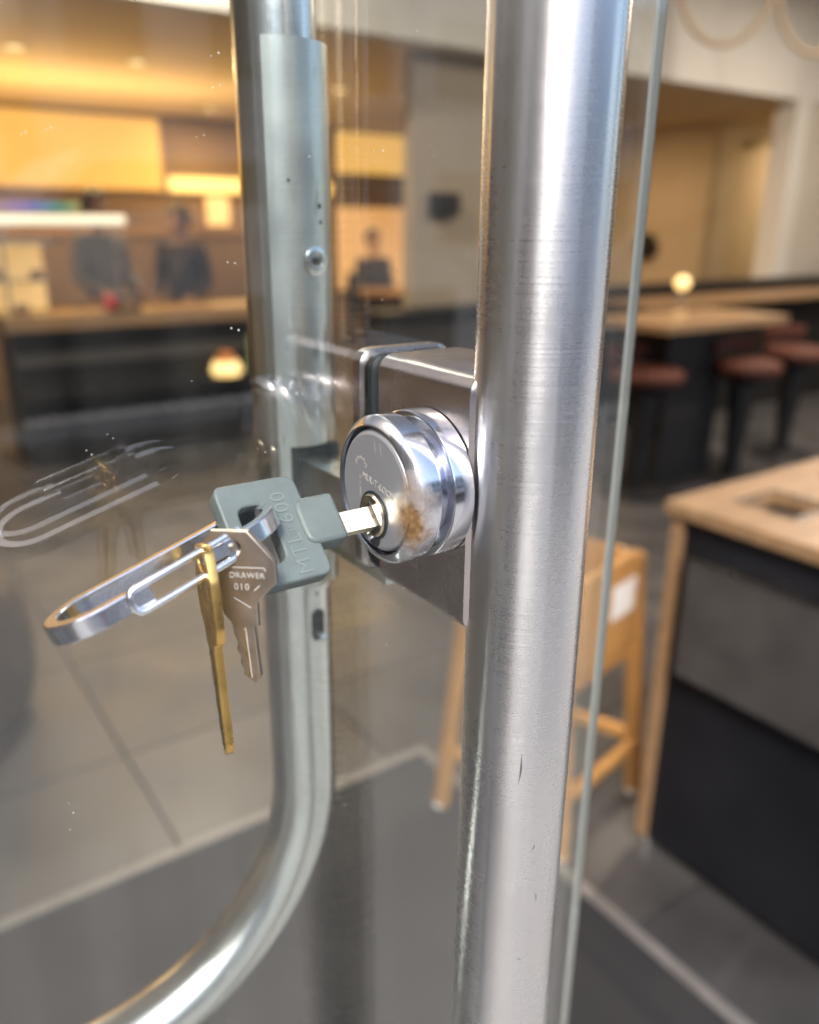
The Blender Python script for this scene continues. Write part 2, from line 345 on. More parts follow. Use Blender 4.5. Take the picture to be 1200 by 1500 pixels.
def plate(name, loops, thick, mtx, m, parent=None, bevel=0.0, smooth=True):
    """flat shape with holes (loops of 2D points), extruded about its mid plane"""
    cu = bpy.data.curves.new(name, 'CURVE'); cu.dimensions = '2D'; cu.fill_mode = 'BOTH'
    cu.extrude = max(thick/2-bevel, 1e-6); cu.bevel_depth = bevel; cu.bevel_resolution = 2; cu.offset = -bevel
    for lp in loops:
        s = cu.splines.new('POLY'); s.points.add(len(lp)-1); s.use_cyclic_u = True
        for q, p in zip(s.points, lp): q.co = (p[0], p[1], 0, 1)
    tmp = bpy.data.objects.new('tmp', cu); COL.objects.link(tmp)
    dg = bpy.context.evaluated_depsgraph_get(); me = bpy.data.meshes.new_from_object(tmp.evaluated_get(dg))
    bpy.data.objects.remove(tmp); bpy.data.curves.remove(cu)
    me.materials.clear(); me.transform(mtx); me.name = name
    return link(name, me, m, parent, smooth, 40)
def text(name, s, size, mtx, m, parent=None, extrude=0.0001, spacing=1.0, align='CENTER'):
    cu = bpy.data.curves.new(name, 'FONT'); cu.body = s; cu.size = size; cu.extrude = extrude; cu.align_x = align; cu.align_y = 'CENTER'
    cu.space_character = spacing; cu.resolution_u = 4
    tmp = bpy.data.objects.new('tmp', cu); COL.objects.link(tmp)
    dg = bpy.context.evaluated_depsgraph_get(); me = bpy.data.meshes.new_from_object(tmp.evaluated_get(dg))
    bpy.data.objects.remove(tmp); bpy.data.curves.remove(cu)
    me.materials.clear(); me.transform(mtx); me.name = name
    return link(name, me, m, parent)
def basis(o, x, y, z):
    m = Matrix((Vector(x), Vector(y), Vector(z))).transposed().to_4x4(); m.translation = Vector(o); return m
def copy_tree(o, off, label=None):
    r = o.copy(); COL.objects.link(r); r.location = Vector(o.location)+Vector(off)
    if label: r['label'] = label
    for ch in [c for c in o.children]:
        c = ch.copy(); COL.objects.link(c); c.parent = r
        for g in [q for q in ch.children]:
            d = g.copy(); COL.objects.link(d); d.parent = c
    return r
def G(u, v, w_): return Vector((TX+u, v-GV, TZ+w_))      # lock coordinates: along shop front, into shop, up

# ================================================================== SETTING
def struct(o): return tag(o, kind='structure')
CZ = 2.45
floor = struct(box('floor', -5, 12, 0.0, 14.0, -0.20, -0.012, MT['grout']))
MX, MY = 1.005, 1.365                       # inner corner of the entrance mat
def tile_mesh():
    bm = bmesh.new(); bx(bm, -.2975, .2975, -.2975, .2975, -.0118, 0)
    bmesh.ops.bevel(bm, geom=[e for e in bm.edges if all(v.co.z > -.001 for v in e.verts)], offset=.0016, segments=1, affect='EDGES')
    me = bpy.data.meshes.new('floor_tile'); bm.to_mesh(me); bm.free(); return me
tm = tile_mesh(); tm.materials.append(MT['tile'])
tmats = [MT['tile'], mat('grey floor tile light', (0.057, 0.055, 0.056), .40, 0, .34, 3.5, .05, 60, rvar=.15), mat('grey floor tile dark', (0.044, 0.043, 0.045), .44, 0, .34, 3.5, .05, 60, rvar=.15)]
for ix in range(-3, 13):
    for iy in range(0, 13):
        x, y = .3+.6*ix+.3, .6*iy+.3
        if x > 7 or y > 7.3: continue
        o = bpy.data.objects.new('floor_tile', tm); COL.objects.link(o); o.location = (x, y, random.uniform(-.0004, .0004)); setpar(o, floor)
        o.matrix_parent_inverse = Matrix()
        k = random.choice((0, 0, 1, 2)); o.material_slots[0].link = 'OBJECT'; o.material_slots[0].material = tmats[k]
door_mat = box('entrance_mat', -2.4, MX-.028, .015, MY-.028, .001, .006, MT['mat'])
tag(door_mat, 'dark charcoal entrance mat with pale metal edging on the grey tile floor', 'doormat')
# the mat's two edging strips
bm = bmesh.new(); bx(bm, -2.4, MX, MY-.028, MY, .001, .009); done(bm, 'edging_strip', MT['trim'], door_mat, bevel=.002)
bm = bmesh.new(); bx(bm, MX-.028, MX, .015, MY-.0285, .001, .009); done(bm, 'edging_strip', MT['trim'], door_mat, bevel=.002)

def wallbox(name, *a, m='wall'): return tag(box(name, *a, MT[m]), kind='structure')
wallbox('ceiling', -5, 12, 4.52, 14, CZ, CZ+.10, m='ceil')
wallbox('upper_ceiling', -5, 12, .12, 4.5, 3.3, 3.4, m='wallw')
wallbox('bulkhead_wall', -5, 12, 4.40, 4.515, CZ+.002, 3.3, m='wallw')
wallbox('back_wall', -5, 8.14, 9.02, 9.2, 0, CZ, m='wallz')
wallbox('left_wall', -5.2, -5.0, .12, 14, -.01, 3.4)
wallbox('right_wall', 12, 12.2, .12, 14, -.01, 3.4)
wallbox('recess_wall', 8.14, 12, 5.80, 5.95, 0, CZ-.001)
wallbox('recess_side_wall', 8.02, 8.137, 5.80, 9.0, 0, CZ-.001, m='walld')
wallbox('pillar', 7.24, 7.44, 4.40, 4.62, 0, CZ, m='wallw')
wallbox('pier_wall', 7.445, 12, 4.42, 4.60, 0, CZ)
wallbox('column', 3.23, 4.62, 4.62, 4.72, 0, CZ-.001, m='wallc')
# shop front: header and side walls round the opening (the other door leaf stands open)
wallbox('front_wall', -5, -1.6, -.02, .12, -.01, 3.4, m='brick')
wallbox('front_header', -1.6, 6.2, -.02, .12, 2.35, 3.4, m='brick')
wallbox('front_side_wall', 6.2, 12, -.02, .12, -.01, 3.4, m='brick')

# outside
wallbox('pavement', -40, 40, -4.2, -.03, -.2, -.02, m='pave')
wallbox('kerb', -40, 40, -4.36, -4.205, -.25, -.022, m='kerb')
wallbox('road', -40, 40, -13.2, -4.365, -.3, -.13, m='road')
wallbox('road_line', -40, 40, -8.86, -8.72, -.127, -.122, m='line')
wallbox('far_kerb', -40, 40, -13.36, -13.205, -.25, -.0, m='kerb')
wallbox('far_pavement', -40, 40, -17, -13.365, -.25, -.002, m='pave')
wallbox('ground', -150, 150, -150, 60, -1.2, -.31, m='road')

wallbox('sky_block_wall', -2.6, -2.3, -1.5, -.03, -.02, 3.4, m='wallc')  # unseen wall, added to darken the left of the tube's reflections
def building(x0, x1, h, m, label):
    b = empty('street_building', ((x0+x1)/2, -17.2, 0), label, 'building', 'buildings across the street')
    box('wall', x0, x1, -26, -17.1, -.3, h, MT[m], b)
    me = None; nx = int((x1-x0)/2.6)
    for k in range(int(h/3.3)):
        for i in range(nx):
            cx = x0+(i+.5)*(x1-x0)/nx
            o = box('window', cx-.7, cx+.7, -17.09, -17.02, .9+3.3*k, 2.6+3.3*k, MT['winglass'], b) if me is None else None
            if me is None: me = o.data; base = (cx, 3.3*k)
            else:
                o = bpy.data.objects.new('window', me); COL.objects.link(o); setpar(o, b); o.location = (cx-base[0], 0, 3.3*k-base[1])
    return b
building(-32, -13, 8, 'brick', 'pale rendered building with rows of dark windows across the road, left of the tree gap')
building(-12.4, 3, 5.5, 'kerb', 'low pale stone building across the road, directly opposite the door')
building(3.6, 26, 7, 'brick', 'tall pale building across the road, rising behind the pale parked car')

def tree(x, y, h, label):
    t = empty('street_tree', (x, y, -.02), label, 'tree', 'street trees along the kerb')
    bm = bmesh.new()
    pts = [(x, y, -.05), (x+.05, y, h*.2), (x-.04, y+.05, h*.42), (x+.05, y, h*.62)]
    rad = [.16, .13, .10, .06]
    for (p, r), (q, s) in zip(zip(pts, rad), zip(pts[1:], rad[1:])):
        lathe(bm, p, Vector(q)-Vector(p), [(0, r), ((Vector(q)-Vector(p)).length, s)], 10)
    cl = []
    for i in range(7):
        a = i*2.4; b0 = Vector((x, y, h*(.36+.035*i))); e = b0+Vector((math.cos(a)*1.4, math.sin(a)*1.4, 1.1))
        lathe(bm, b0, e-b0, [(0, .05), ((e-b0).length, .015)], 6); cl.append((e, random.uniform(.7, 1.1)))
    done(bm, 'trunk', MT['bark'], t, True)
    cl.append((Vector((x, y, h*.85)), 1.1))
    vs, fs = [], []
    for c, r in cl:
        for _ in range(420):
            d = Vector((random.gauss(0, 1), random.gauss(0, 1), random.gauss(0, .8))).normalized()*r*random.random()**.4
            p = c+d; a = Vector((random.gauss(0, 1), random.gauss(0, 1), random.gauss(0, 1))).normalized(); x1, y1, _z = frame(a)
            s = random.uniform(.05, .09); k = len(vs)
            vs += [p-x1*s, p-y1*s*.6, p+x1*s, p+y1*s*.6]; fs.append((k, k+1, k+2, k+3))
    me = bpy.data.meshes.new('crown'); me.from_pydata(vs, [], fs); link('crown', me, MT['leaf'], t)
tree(-6.4, -3.6, 6.5, 'leafy street tree on the pavement left of the doorway')
tree(17, -3.7, 6.0, 'leafy street tree on the pavement right of the doorway')

def car(x, y, label):
    c = empty('parked_car', (x, y, -.13), label, 'car')
    VS = 1.38; prof = [(-2.1, .28), (-2.15, .62), (-1.95, .86), (-1.1, .93), (-.45, 1.38), (.75, 1.42), (1.55, .98), (2.1, .90), (2.2, .55), (2.12, .28)]
    bm = bmesh.new(); rings = []
    for yy, ins in ((-.86, 1), (-.70, 1.0), (.70, 1.0), (.86, 1)):
        rings.append([bm.verts.new((x+px, y+yy*(0.78 if pz > 1.0 else 1), -.13+pz*VS)) for px, pz in prof])
    n = len(prof)
    for a, b in zip(rings, rings[1:]):
        for j in range(n): bm.faces.new((a[j], a[(j+1) % n], b[(j+1) % n], b[j]))
    bm.faces.new(rings[0]); bm.faces.new(rings[-1][::-1])
    done(bm, 'body', MT['carpaint'], c, bevel=.04)
    for dx in (-1.3, 1.35):
        for yy in (-.80, .62):
            wl = lat('wheel', (x+dx, y+yy, .19), (0, 1, 0), [(0, 0), (0, .2), (0, .32), (.18, .32), (.18, .2), (.18, 0)], MT['tyre'], c, 28)
            lat('rim', (x+dx, y+yy-.005, .19), (0, 1, 0), [(0, 0), (0, .19), (.19, .19), (.19, 0)], MT['steel'], wl, 24)
    for s in (-1, 1):
        bm = bmesh.new(); vs = [bm.verts.new((x+px, y+s*(.72+pz2), -.13+pz*VS)) for px, pz, pz2 in ((-.95, .98, .10), (-.42, 1.33, .0), (.7, 1.36, .0), (1.35, 1.0, .10))]
        bm.faces.new(vs); f = bm.faces[:] ; bmesh.ops.solidify(bm, geom=f, thickness=.03); done(bm, 'side_window', MT['winglass'], c)
        box('cladding', x-1.9, x+1.95, y+s*.868-.012, y+s*.868+.012, .36, .97, MT['tyre'], c, .01)
        box('tail_light', x-2.17, x-2.02, y+s*.74-.12, y+s*.74+.12, .82, 1.12, MT['redlamp'], c, .02)
car(1.6, -5.4, 'pale grey parked car with dark cladding at the kerb behind the viewer')

# ================================================================== INTERIOR
def part_cyl(name, c, r, z0, z1, m, parent, n=32): return lat(name, (c[0], c[1], z0), (0, 0, 1), [(0, 0), (0, r), (z1-z0, r), (z1-z0, 0)], m, parent, n)

# station at the right: dark cabinet with oak edge and oak top with an inset bin opening
st = empty('service_station', (1.5, .3, 0), 'dark cabinet with oak edging, grey side panel and inset bin opening in its oak top', 'cabinet')
SX, SY, SH = 1.203, .772, .868
box('body', SX+.012, SX+.75, -.0+.06, SY-.028, .0325, SH-.031, MT['navy'], st, .002)
box('end_panel', SX, SX+.76, SY-.026, SY, .0325, SH-.031, MT['wood'], st, .002)
plate('counter_top', [[(SX-.012, .05), (SX+.78, .05), (SX+.78, SY+.012), (SX-.012, SY+.012)],
      [(SX+.098, .565), (SX+.225, .565), (SX+.225, .690), (SX+.098, .690)],
      [(SX+.40, .60), (SX+.62, .60), (SX+.62, .70), (SX+.40, .70)]], .029, Matrix.Translation((0, 0, SH-.0145)), MT['wood'], st, .0015)
bm = bmesh.new()
for a in ((SX+.090, SX+.0975, .557, .698), (SX+.2255, SX+.233, .557, .698), (SX+.098, SX+.225, .6905, .698), (SX+.098, SX+.225, .557, .5645)): bx(bm, a[0], a[1], a[2], a[3], SH-.02, SH+.004)
done(bm, 'bin_rim', MT['steel'], st)
box('bin_shade', SX+.0985, SX+.2245, .5655, .6895, SH-.20, SH-.0300, MT['black'], st)  # solid black blocks put in for the shade inside the openings
box('bin_shade', SX+.401, SX+.619, .601, .699, SH-.20, SH-.0300, MT['black'], st)
box('side_panel', SX-.030, SX+.0115, .10, .702, .508, .767, MT['greypanel'], st, .003)
box('panel_cap', SX-.032, SX+.0115, .095, .705, .7675, .775, MT['steel'], st, .001)
part_cyl('foot', (SX+.020, SY-.02), .013, 0.0, .032, MT['steel'], st, 20)
part_cyl('foot', (SX+.70, SY-.05), .013, 0.0, .032, MT['steel'], st, 20)

# wooden high chair
hc = empty('high_chair', (1.12, 1.0, 0), 'wooden baby high chair with a white label on its side, behind the steel pull handle', 'high chair')
P0 = Vector((1.02, .835, 0)); ex = Vector((.982, .19, 0)); ey = Vector((-.37, .93, 0)); en = Vector((.19, -.982, 0))   # near-left foot and its own axes
def hp(a, b, z): return P0+ex*a+ey*b+Vector((0, 0, z))
def hbar(name, a, b, w_, t_, m=MT['beech'], upv=None):
    bm = bmesh.new(); sweep(bm, [a, (a+b)/2, b], rrect(w_, t_, min(w_, t_)*.28), up=upv or (ex if abs((b-a).normalized().z) > .6 else Vector((0, 0, 1)))); return done(bm, name, m, hc, True, 50)
HW, HD = .335, .325
for a in (0, HW):
    for b, tilt in ((0, .05), (HD, -.05)):
        hbar('leg', hp(a, b, 0), hp(a+(.02 if a == 0 else -.02), b+tilt, .67), .042, .030)
hbar('rail', hp(.02, .01, .15), hp(HW-.02, .01, .15), .024, .034)
hbar('rail', hp(HW-.005, .02, .17), hp(HW-.005, HD-.02, .17), .024, .034)
hbar('rail', hp(.005, .02, .17), hp(.005, HD-.02, .17), .024, .034)
mt_s = basis(hp(.02, .03, 0), ex, Vector((0, 0, 1)), en)
sp_ = plate('side_board', [roundpoly([(.03, .45), (.285, .45), (.278, .665), (.24, .695), (.03, .685)], [.01, .02, .03, .03, .01])], .018, mt_s, MT['beech'], hc, .003)
lb = basis(hp(.02, .0200, 0), ex, Vector((0, 0, 1)), en)
plate('paper_label', [[(.150, .545), (.250, .550), (.250, .635), (.150, .630)]], .0008, lb, MT['paper'], sp_)
plate('side_board', [roundpoly([(.03, .46), (.275, .46), (.28, .61), (.03, .61)], .02)], .018, basis(hp(.02, HD-.03, 0), ex, Vector((0, 0, 1)), en), MT['beech'], hc, .003)
hbar('rail', hp(.03, .045, .415), hp(HW-.03, .045, .415), .02, .03)
plate('seat', [roundpoly([(.02, .05), (HW-.02, .05), (HW-.02, HD-.05), (.02, HD-.05)], .03)], .018, basis(hp(0, 0, .39), ex, ey, (0, 0, 1)), MT['beech'], hc, .003)
plate('backrest', [roundpoly([(.06, .44), (HD-.06, .44), (HD-.06, .68), (.06, .68)], .03)], .016, basis(hp(HW-.03, 0, 0), ey, Vector((0, 0, 1)), ex), MT['beech'], hc, .003)
for a in (0, HW):
    for b in (0, HD):
        lat('foot_glide', hp(a, b, -.0), (0, 0, 1), [(0, 0), (0, .019), (.012, .021), (.02, .0)], MT['paper'], hc, 16)

# tall table with its black panel leg, stools
tb = empty('high_table', (3.75, 2.75, 0), 'tall table with an oak top on a black panel base beside the red-brown stools', 'table')
box('table_top', 3.28, 4.34, 2.45, 2.98, .885, .925, MT['wood'], tb, .004)
box('panel_base', 3.50, 3.98, 2.60, 2.82, .012, .884, MT['black'], tb, .003)
box('foot_plate', 3.38, 4.10, 2.52, 2.90, 0.0, .0118, MT['black'], tb, .003)
def stool(x, y, label):
    s = empty('bar_stool', (x, y, 0), label, 'stool', 'round red-brown bar stools by the tall tables')
    lat('seat', (x, y, .615), (0, 0, 1), [(0, 0), (0, .17), (.012, .195), (.04, .20), (.065, .185), (.078, .14), (.082, 0)], MT['leather'], s, 36)
    lat('pedestal', (x, y, .0), (0, 0, 1), [(0, 0), (0, .20), (.012, .20), (.022, .05), (.10, .045), (.55, .075), (.60, .14), (.614, .15), (.614, 0)], MT['black'], s, 28)
    bm = bmesh.new()
    pts = [(x+.195*math.cos(R(a)), y+.195*math.sin(R(a)), .76) for a in range(20, 165, 12)]
    sweep(bm, pts, rrect(.022, .085, .01), up=(0, 0, 1)); done(bm, 'backrest', MT['leather'], s, True, 50)
    for a in (50, 130): tube('back_post', [(x+.18*math.cos(R(a)), y+.18*math.sin(R(a)), .64), (x+.195*math.cos(R(a)), y+.195*math.sin(R(a)), .73)], .01, MT['black'], s, 10)
stool(4.06, 2.50, 'round red-brown stool right beside the black panel of the tall table')
stool(4.80, 2.64, 'round red-brown stool standing alone right of the tall table, before the dark bar')
stool(3.36, 2.62, 'round red-brown stool half hidden by the glass edge, left of the tall table')

br = empty('long_bar', (5.8, 3.8, 0), 'long dark bar with an oak top along the right wall, holding the small glowing lamp', 'bar')
box('bar_top', 4.45, 8.2, 3.55, 4.05, .852, .885, MT['wood'], br, .004)
box('bar_front', 4.52, 8.15, 3.66, 4.0, 0.0, .851, MT['black'], br, .003)
box('back_ledge', 4.55, 8.15, 4.06, 4.34, .0, .955, MT['navy'], br, .004)
lp = empty('table_lamp', (4.90, 3.63, .886), 'small glowing globe lamp standing on the long dark bar', 'lamp')
lat('lamp_base', (4.90, 3.63, .8852), (0, 0, 1), [(0, 0), (0, .04), (.01, .04), (.02, .012), (.08, .012), (.08, 0)], MT['steel'], lp, 20)
lat('lamp_shade', (4.90, 3.63, .965), (0, 0, 1), [(0.0, 0), (.003, .022), (.02, .043), (.05, .055), (.08, .043), (.097, .022), (.1, 0)], MT['lit_lamp'], lp, 24)
# hoop pendants
def hoop(x, y, z, a, b, rz, label):
    h = empty('hoop_pendant', (x, y, z+b), label, 'pendant lamp', 'hoop pendants under the high ceiling')
    c, s = math.cos(rz), math.sin(rz)
    tube('hoop', [(x+a*math.cos(t)*c, y+a*math.cos(t)*s, z+b*math.sin(t)) for t in [2*math.pi*i/48 for i in range(48)]], .017, MT['wallb'], h, 10, closed=True)
    tube('cord', [(x, y, z+b), (x, y, (z+b+3.3)/2), (x, y, 3.3)], .004, MT['black'], h, 8)
hoop(4.71, 3.4, 2.86, .30, .40, R(-35), 'thin brown hoop pendant nearer the glass door, hanging left of the other hoop')
hoop(5.74, 3.4, 2.92, .30, .40, R(-35), 'thin brown hoop pendant at the upper right corner, cut by the photo edge')
sk = tag(lat('wall_speaker', (8.019, 6.55, 1.17), (-1, 0, 0), [(0, 0), (0, .13), (.05, .15), (.10, .13), (.12, .06), (.12, 0)], MT['black'], None, 28), 'round dark wall-mounted unit on the tan side wall just right of the glass edge', 'wall fitting')
wl = empty('wall_light', (8.9, 5.8, 2.28), 'small pale spot lamp high on the plaster wall of the recess', 'lamp')
lat('shade', (8.9, 5.72, 2.30), (-.3, -1, .1), [(0, 0), (0, .045), (.14, .055), (.141, 0)], MT['wallw'], wl, 20)
box('bracket', 8.885, 8.915, 5.70, 5.797, 2.295, 2.32, MT['wallw'], wl)

# amber lit panels on the back wall
def litpanel(name, x0, x1, z0, z1, m, label, y=9.0):
    p = empty(name, ((x0+x1)/2, y, z0), label, 'light panel', 'amber lit panels on the back wall')
    box('diffuser', x0+.02, x1-.02, y-.03, y+.01, z0+.02, z1-.02, MT[m], p, .004)
    bm = bmesh.new()
    for a in ((x0, x1, z0, z0+.019), (x0, x1, z1-.019, z1), (x0, x0+.019, z0+.0195, z1-.0195), (x1-.019, x1, z0+.0195, z1-.0195)): bx(bm, a[0], a[1], y-.035, y+.012, a[2], a[3])
    done(bm, 'frame', MT['wallb'], p)
litpanel('lightbox', -3.2, 3.06, 1.70, 2.42, 'lit_frieze', 'widest amber lit panel, high on the back wall left of the inner handle')
litpanel('lightbox', 3.09, 5.12, 1.69, 1.87, 'lit_bar', 'narrow bright amber lit strip, low beside the widest amber panel')
litpanel('lightbox', 5.15, 6.36, 1.95, 2.44, 'lit_frieze', 'amber lit panel between the inner handle and the plaster column')
litpanel('lightbox', 5.15, 6.36, .60, 1.60, 'lit_orange', 'orange-lit wall put in as a dim glowing panel behind the seated person')  # orange light on the wall put in as glow
box_ = tag(box('orange_sign', 3.50, 3.76, 8.93, 8.999, 1.30, 1.66, MT['lit_orange'], None, .01), 'small glowing orange sign under the narrow amber strip', 'sign')
def downlight(x, y, label, CZ=CZ, watts=9, lc=(1, .66, .32)):
    d = empty('downlight', (x, y, CZ), label, 'downlight', 'round downlights in the low ceiling')
    lat('trim_ring', (x, y, CZ-.001), (0, 0, -1), [(0, .06), (0, .085), (.008, .083), (.010, .075), (.006, .06)], MT['wallw'], d, 28)
    lat('lens', (x, y, CZ-.001), (0, 0, -1), [(.0035, 0), (.0035, .058), (0.001, .059)], MT['lit_down'], d, 28)
    l = bpy.data.lights.new('downlight', 'AREA'); l.shape = 'DISK'; l.size = .11; l.energy = watts; l.color = lc
    lo = bpy.data.objects.new('downlight_lamp', l); COL.objects.link(lo); lo.location = (x, y, CZ-.02); setpar(lo, d); lo.matrix_parent_inverse = wm(d).inverted()
for x, y, s in ((1.15, 6.10, 'downlight at the far left, over the grey-shirted person'), (1.95, 6.15, 'downlight left of the inner handle, clear of the others'), (3.70, 6.35, 'downlight just right of the inner handle top'),
                (4.46, 6.45, 'downlight close to the plaster column'), (3.36, 8.30, 'left one of the two small downlights over the narrow amber strip'), (3.85, 8.0, 'right one of the two small downlights over the narrow amber strip')):
    downlight(x, y, s)
for x, y, z, e, lb_ in ((-1.5, 6.1, CZ, 9, 'added downlight over the glass display case'), (6.6, 6.4, CZ, 9, 'added downlight behind the white pillar'), (9.5, 5.2, CZ, 8, 'added downlight in the plaster recess'),  # these downlights are added to light the room
                    (1.2, 3.9, 3.298, 34, 'added high downlight over the grey tiles before the door'), (4.2, 1.6, 3.298, 34, 'added high downlight over the tall table'), (6.4, 2.4, 3.298, 34, 'added high downlight over the long dark bar')): downlight(x, y, lb_, z, e, (1, .84, .66) if z > 3 else (1, .66, .32))

# service counter with what stands on it
sc_ = empty('service_counter', (1.4, 5.1, 0), 'long dark service counter with a pale oak top in front of the staff', 'counter')
box('counter_top', .66, 2.75, 4.95, 5.45, .795, .875, MT['wood'], sc_, .006)
box('counter_front', .70, 2.72, 5.02, 5.44, 0, .794, MT['black'], sc_, .004)
box('kick_rail', .70, 2.72, 4.98, 5.019, .24, .28, MT['steel'], sc_, .004)
box('front_band', .70, 2.72, 5.0, 5.0195, .58, .66, MT['greypanel'], sc_, .003)
sc2 = empty('side_counter', (3.6, 5.2, 0), 'low dark counter beneath the plaster column, right of the inner handle', 'counter')
box('counter_top', 2.80, 4.9, 4.30, 4.60, .80, .85, MT['navy'], sc2, .004)
box('counter_front', 2.84, 4.86, 4.36, 4.58, 0, .799, MT['greypanel'], sc2, .004)
tl = empty('strip_lamp', (.9, 5.05, .876), 'long pale lamp tube on slim posts above the service counter', 'lamp')
tube('lamp_tube', [(-.2, 5.05, 1.405), (.6, 5.05, 1.405), (1.42, 5.05, 1.405)], .027, MT['lit_tube'], tl, 16)
for x in (.72, 1.36): tube('post', [(x, 5.05, .876), (x, 5.05, 1.1), (x, 5.05, 1.378)], .009, MT['steel'], tl, 10)
mm, n_, b_ = nodes('colour strip'); tcx = n_.nodes.new('ShaderNodeTexCoord'); sx = n_.nodes.new('ShaderNodeSeparateXYZ'); n_.links.new(tcx.outputs['Object'], sx.inputs[0])
mr_ = N(n_, 'ShaderNodeMapRange'); n_.links.new(sx.outputs[0], mr_.inputs[0]); mr_.inputs[1].default_value = .7; mr_.inputs[2].default_value = 1.18
n_.links.new(ramp(n_, mr_.outputs[0], [(0, (.9, .45, .3)), (.3, (.5, .25, .8)), (.45, (.2, .2, .9)), (.62, (.1, .5, .8)), (.82, (.1, .6, .3)), (1, (.8, .8, .2))]), b_.inputs['Emission Color'])
b_.inputs['Emission Strength'].default_value = .2; b_.inputs['Base Color'].default_value = (.1, .1, .1, 1)
cs = tag(box('colour_strip', -.2, 1.18, 5.10, 5.13, 1.455, 1.50, mm, None, .004), 'diffraction colours put in as a thin glowing colour band just above the lamp tube', 'colour band')  # rainbow of diffracted light put in as an emissive bar
box('bracket', .70, .72, 5.07, 5.0995, 1.378, 1.50, MT['steel'], tl)
dc = empty('display_case', (.65, 5.2, .876), 'amber-lit glass display case of food at the left end of the counter', 'display case')
box('case_back', .15, 1.0, 5.40, 5.43, .876, 1.27, MT['lit_case'], dc)
box('case_top', .15, 1.02, 5.10, 5.43, 1.271, 1.29, MT['steel'], dc)
box('shelf', .15, 1.0, 5.14, 5.39, 1.06, 1.07, MT['steel'], dc)
for i in range(7):
    x = .24+.115*i
    lat('pastry', (x, 5.22, .8765 if i % 2 else 1.0705), (0, 0, 1), [(0, 0), (0, .04), (.02, .05), (.05, .038), (.062, 0)], MT['wood'], dc, 12)
yb = tag(box('menu_stand', 1.06, 1.21, 5.02, 5.04, .8755, 1.05, MT['yellow'], None, .003, mtx=Matrix.Rotation(R(-3), 4, 'X') @ Matrix.Identity(4)), 'upright yellow menu card standing on the service counter', 'menu card')
yb.matrix_basis = Matrix.Translation((0, -.0, .272)) if False else yb.matrix_basis
rd = empty('card_reader', (1.36, 5.05, .8755), 'dark card reader with a red end on the service counter', 'card reader')
box('body', 1.28, 1.45, 4.99, 5.10, .8755, .965, MT['black'], rd, .012)
box('red_end', 1.255, 1.30, 4.985, 5.105, .90, .968, MT['red'], rd, .01)
box('screen', 1.32, 1.43, 4.987, 4.9895, .895, .945, MT['wood'], rd)
bs = empty('back_shelf', (.9, 7.3, 0), 'low back shelf unit behind the staff with an added lamp along its top that brightens the ceiling', 'shelf unit')
box('carcass', -2.0, 3.2, 7.1, 7.5, 0, 1.28, MT['wallz'], bs, .005)
box('shelf_top', -2.02, 3.22, 7.08, 7.52, 1.281, 1.31, MT['wood'], bs, .004)
box('light_lip', -2.0, 3.2, 7.10, 7.12, 1.311, 1.37, MT['wood'], bs, .002)  # lip added to hide the lamp behind it
l_ = bpy.data.lights.new('strip', 'AREA'); l_.shape = 'RECTANGLE'; l_.size = 5.0; l_.size_y = .08; l_.energy = 36; l_.color = (1, .60, .22)  # lamp added to brighten the ceiling
lo_ = bpy.data.objects.new('added_uplight', l_); COL.objects.link(lo_); lo_.location = (.6, 7.25, 1.33); lo_.rotation_euler = (math.pi, 0, 0); setpar(lo_, bs)
box('front_ledge', .70, 2.72, 4.78, 4.979, .425, .455, MT['black'], sc_, .004)
box('plinth', .72, 2.70, 4.985, 5.0, .0, .09, MT['greypanel'], sc_, .002)
gb = empty('lit_lantern', (1.93, 4.86, .456), 'glowing amber lantern with an orange cap on the low ledge of the service counter', 'lantern')
lat('glass', (1.93, 4.86, .456), (0, 0, 1), [(0, 0), (0, .085), (.03, .10), (.09, .08), (.091, 0)], MT['lit_lamp'], gb, 24)
lat('cap', (1.93, 4.86, .5475), (0, 0, 1), [(0, 0), (0, .07), (.05, .05), (.07, 0)], MT['orange'], gb, 20)
tag(box('menu_card', 2.10, 2.20, 4.86, 4.87, .4555, .70, MT['greenp'], None, .002), 'pale green menu card standing on the low ledge of the service counter', 'menu card')
sb = tag(lat('ottoman', (-.06, 2.28, 0), (0, 0, 1), [(0, 0), (0, .19), (.02, .21), (.10, .235), (.22, .245), (.34, .235), (.40, .21), (.425, .15), (.43, 0)], MT['brown'], None, 40), 'round brown upholstered ottoman at the left edge, on the grey tiles', 'ottoman')
rt = empty('round_table', (5.0, 7.4, 0), 'oak cafe table in front of the seated person', 'table')
lat('table_top', (5.0, 7.4, .69), (0, 0, 1), [(0, 0), (0, .45), (.03, .45), (.03, 0)], MT['wood'], rt, 40)
lat('pedestal', (5.0, 7.4, 0), (0, 0, 1), [(0, 0), (0, .25), (.02, .24), (.03, .04), (.689, .04), (.689, 0)], MT['black'], rt, 24)
cd = tag(lat('candle', (5.02, 7.12, .721), (0, 0, 1), [(0, 0), (0, .03), (.07, .034), (.09, .025), (.1, 0)], MT['lit_lamp'], None, 16), 'small glowing candle on the oak cafe table', 'candle')
bxk = tag(box('wall_box', 3.38, 3.60, 4.56, 4.619, 1.45, 1.60, MT['black'], None, .008), 'small dark control box on the plaster column', 'control box')

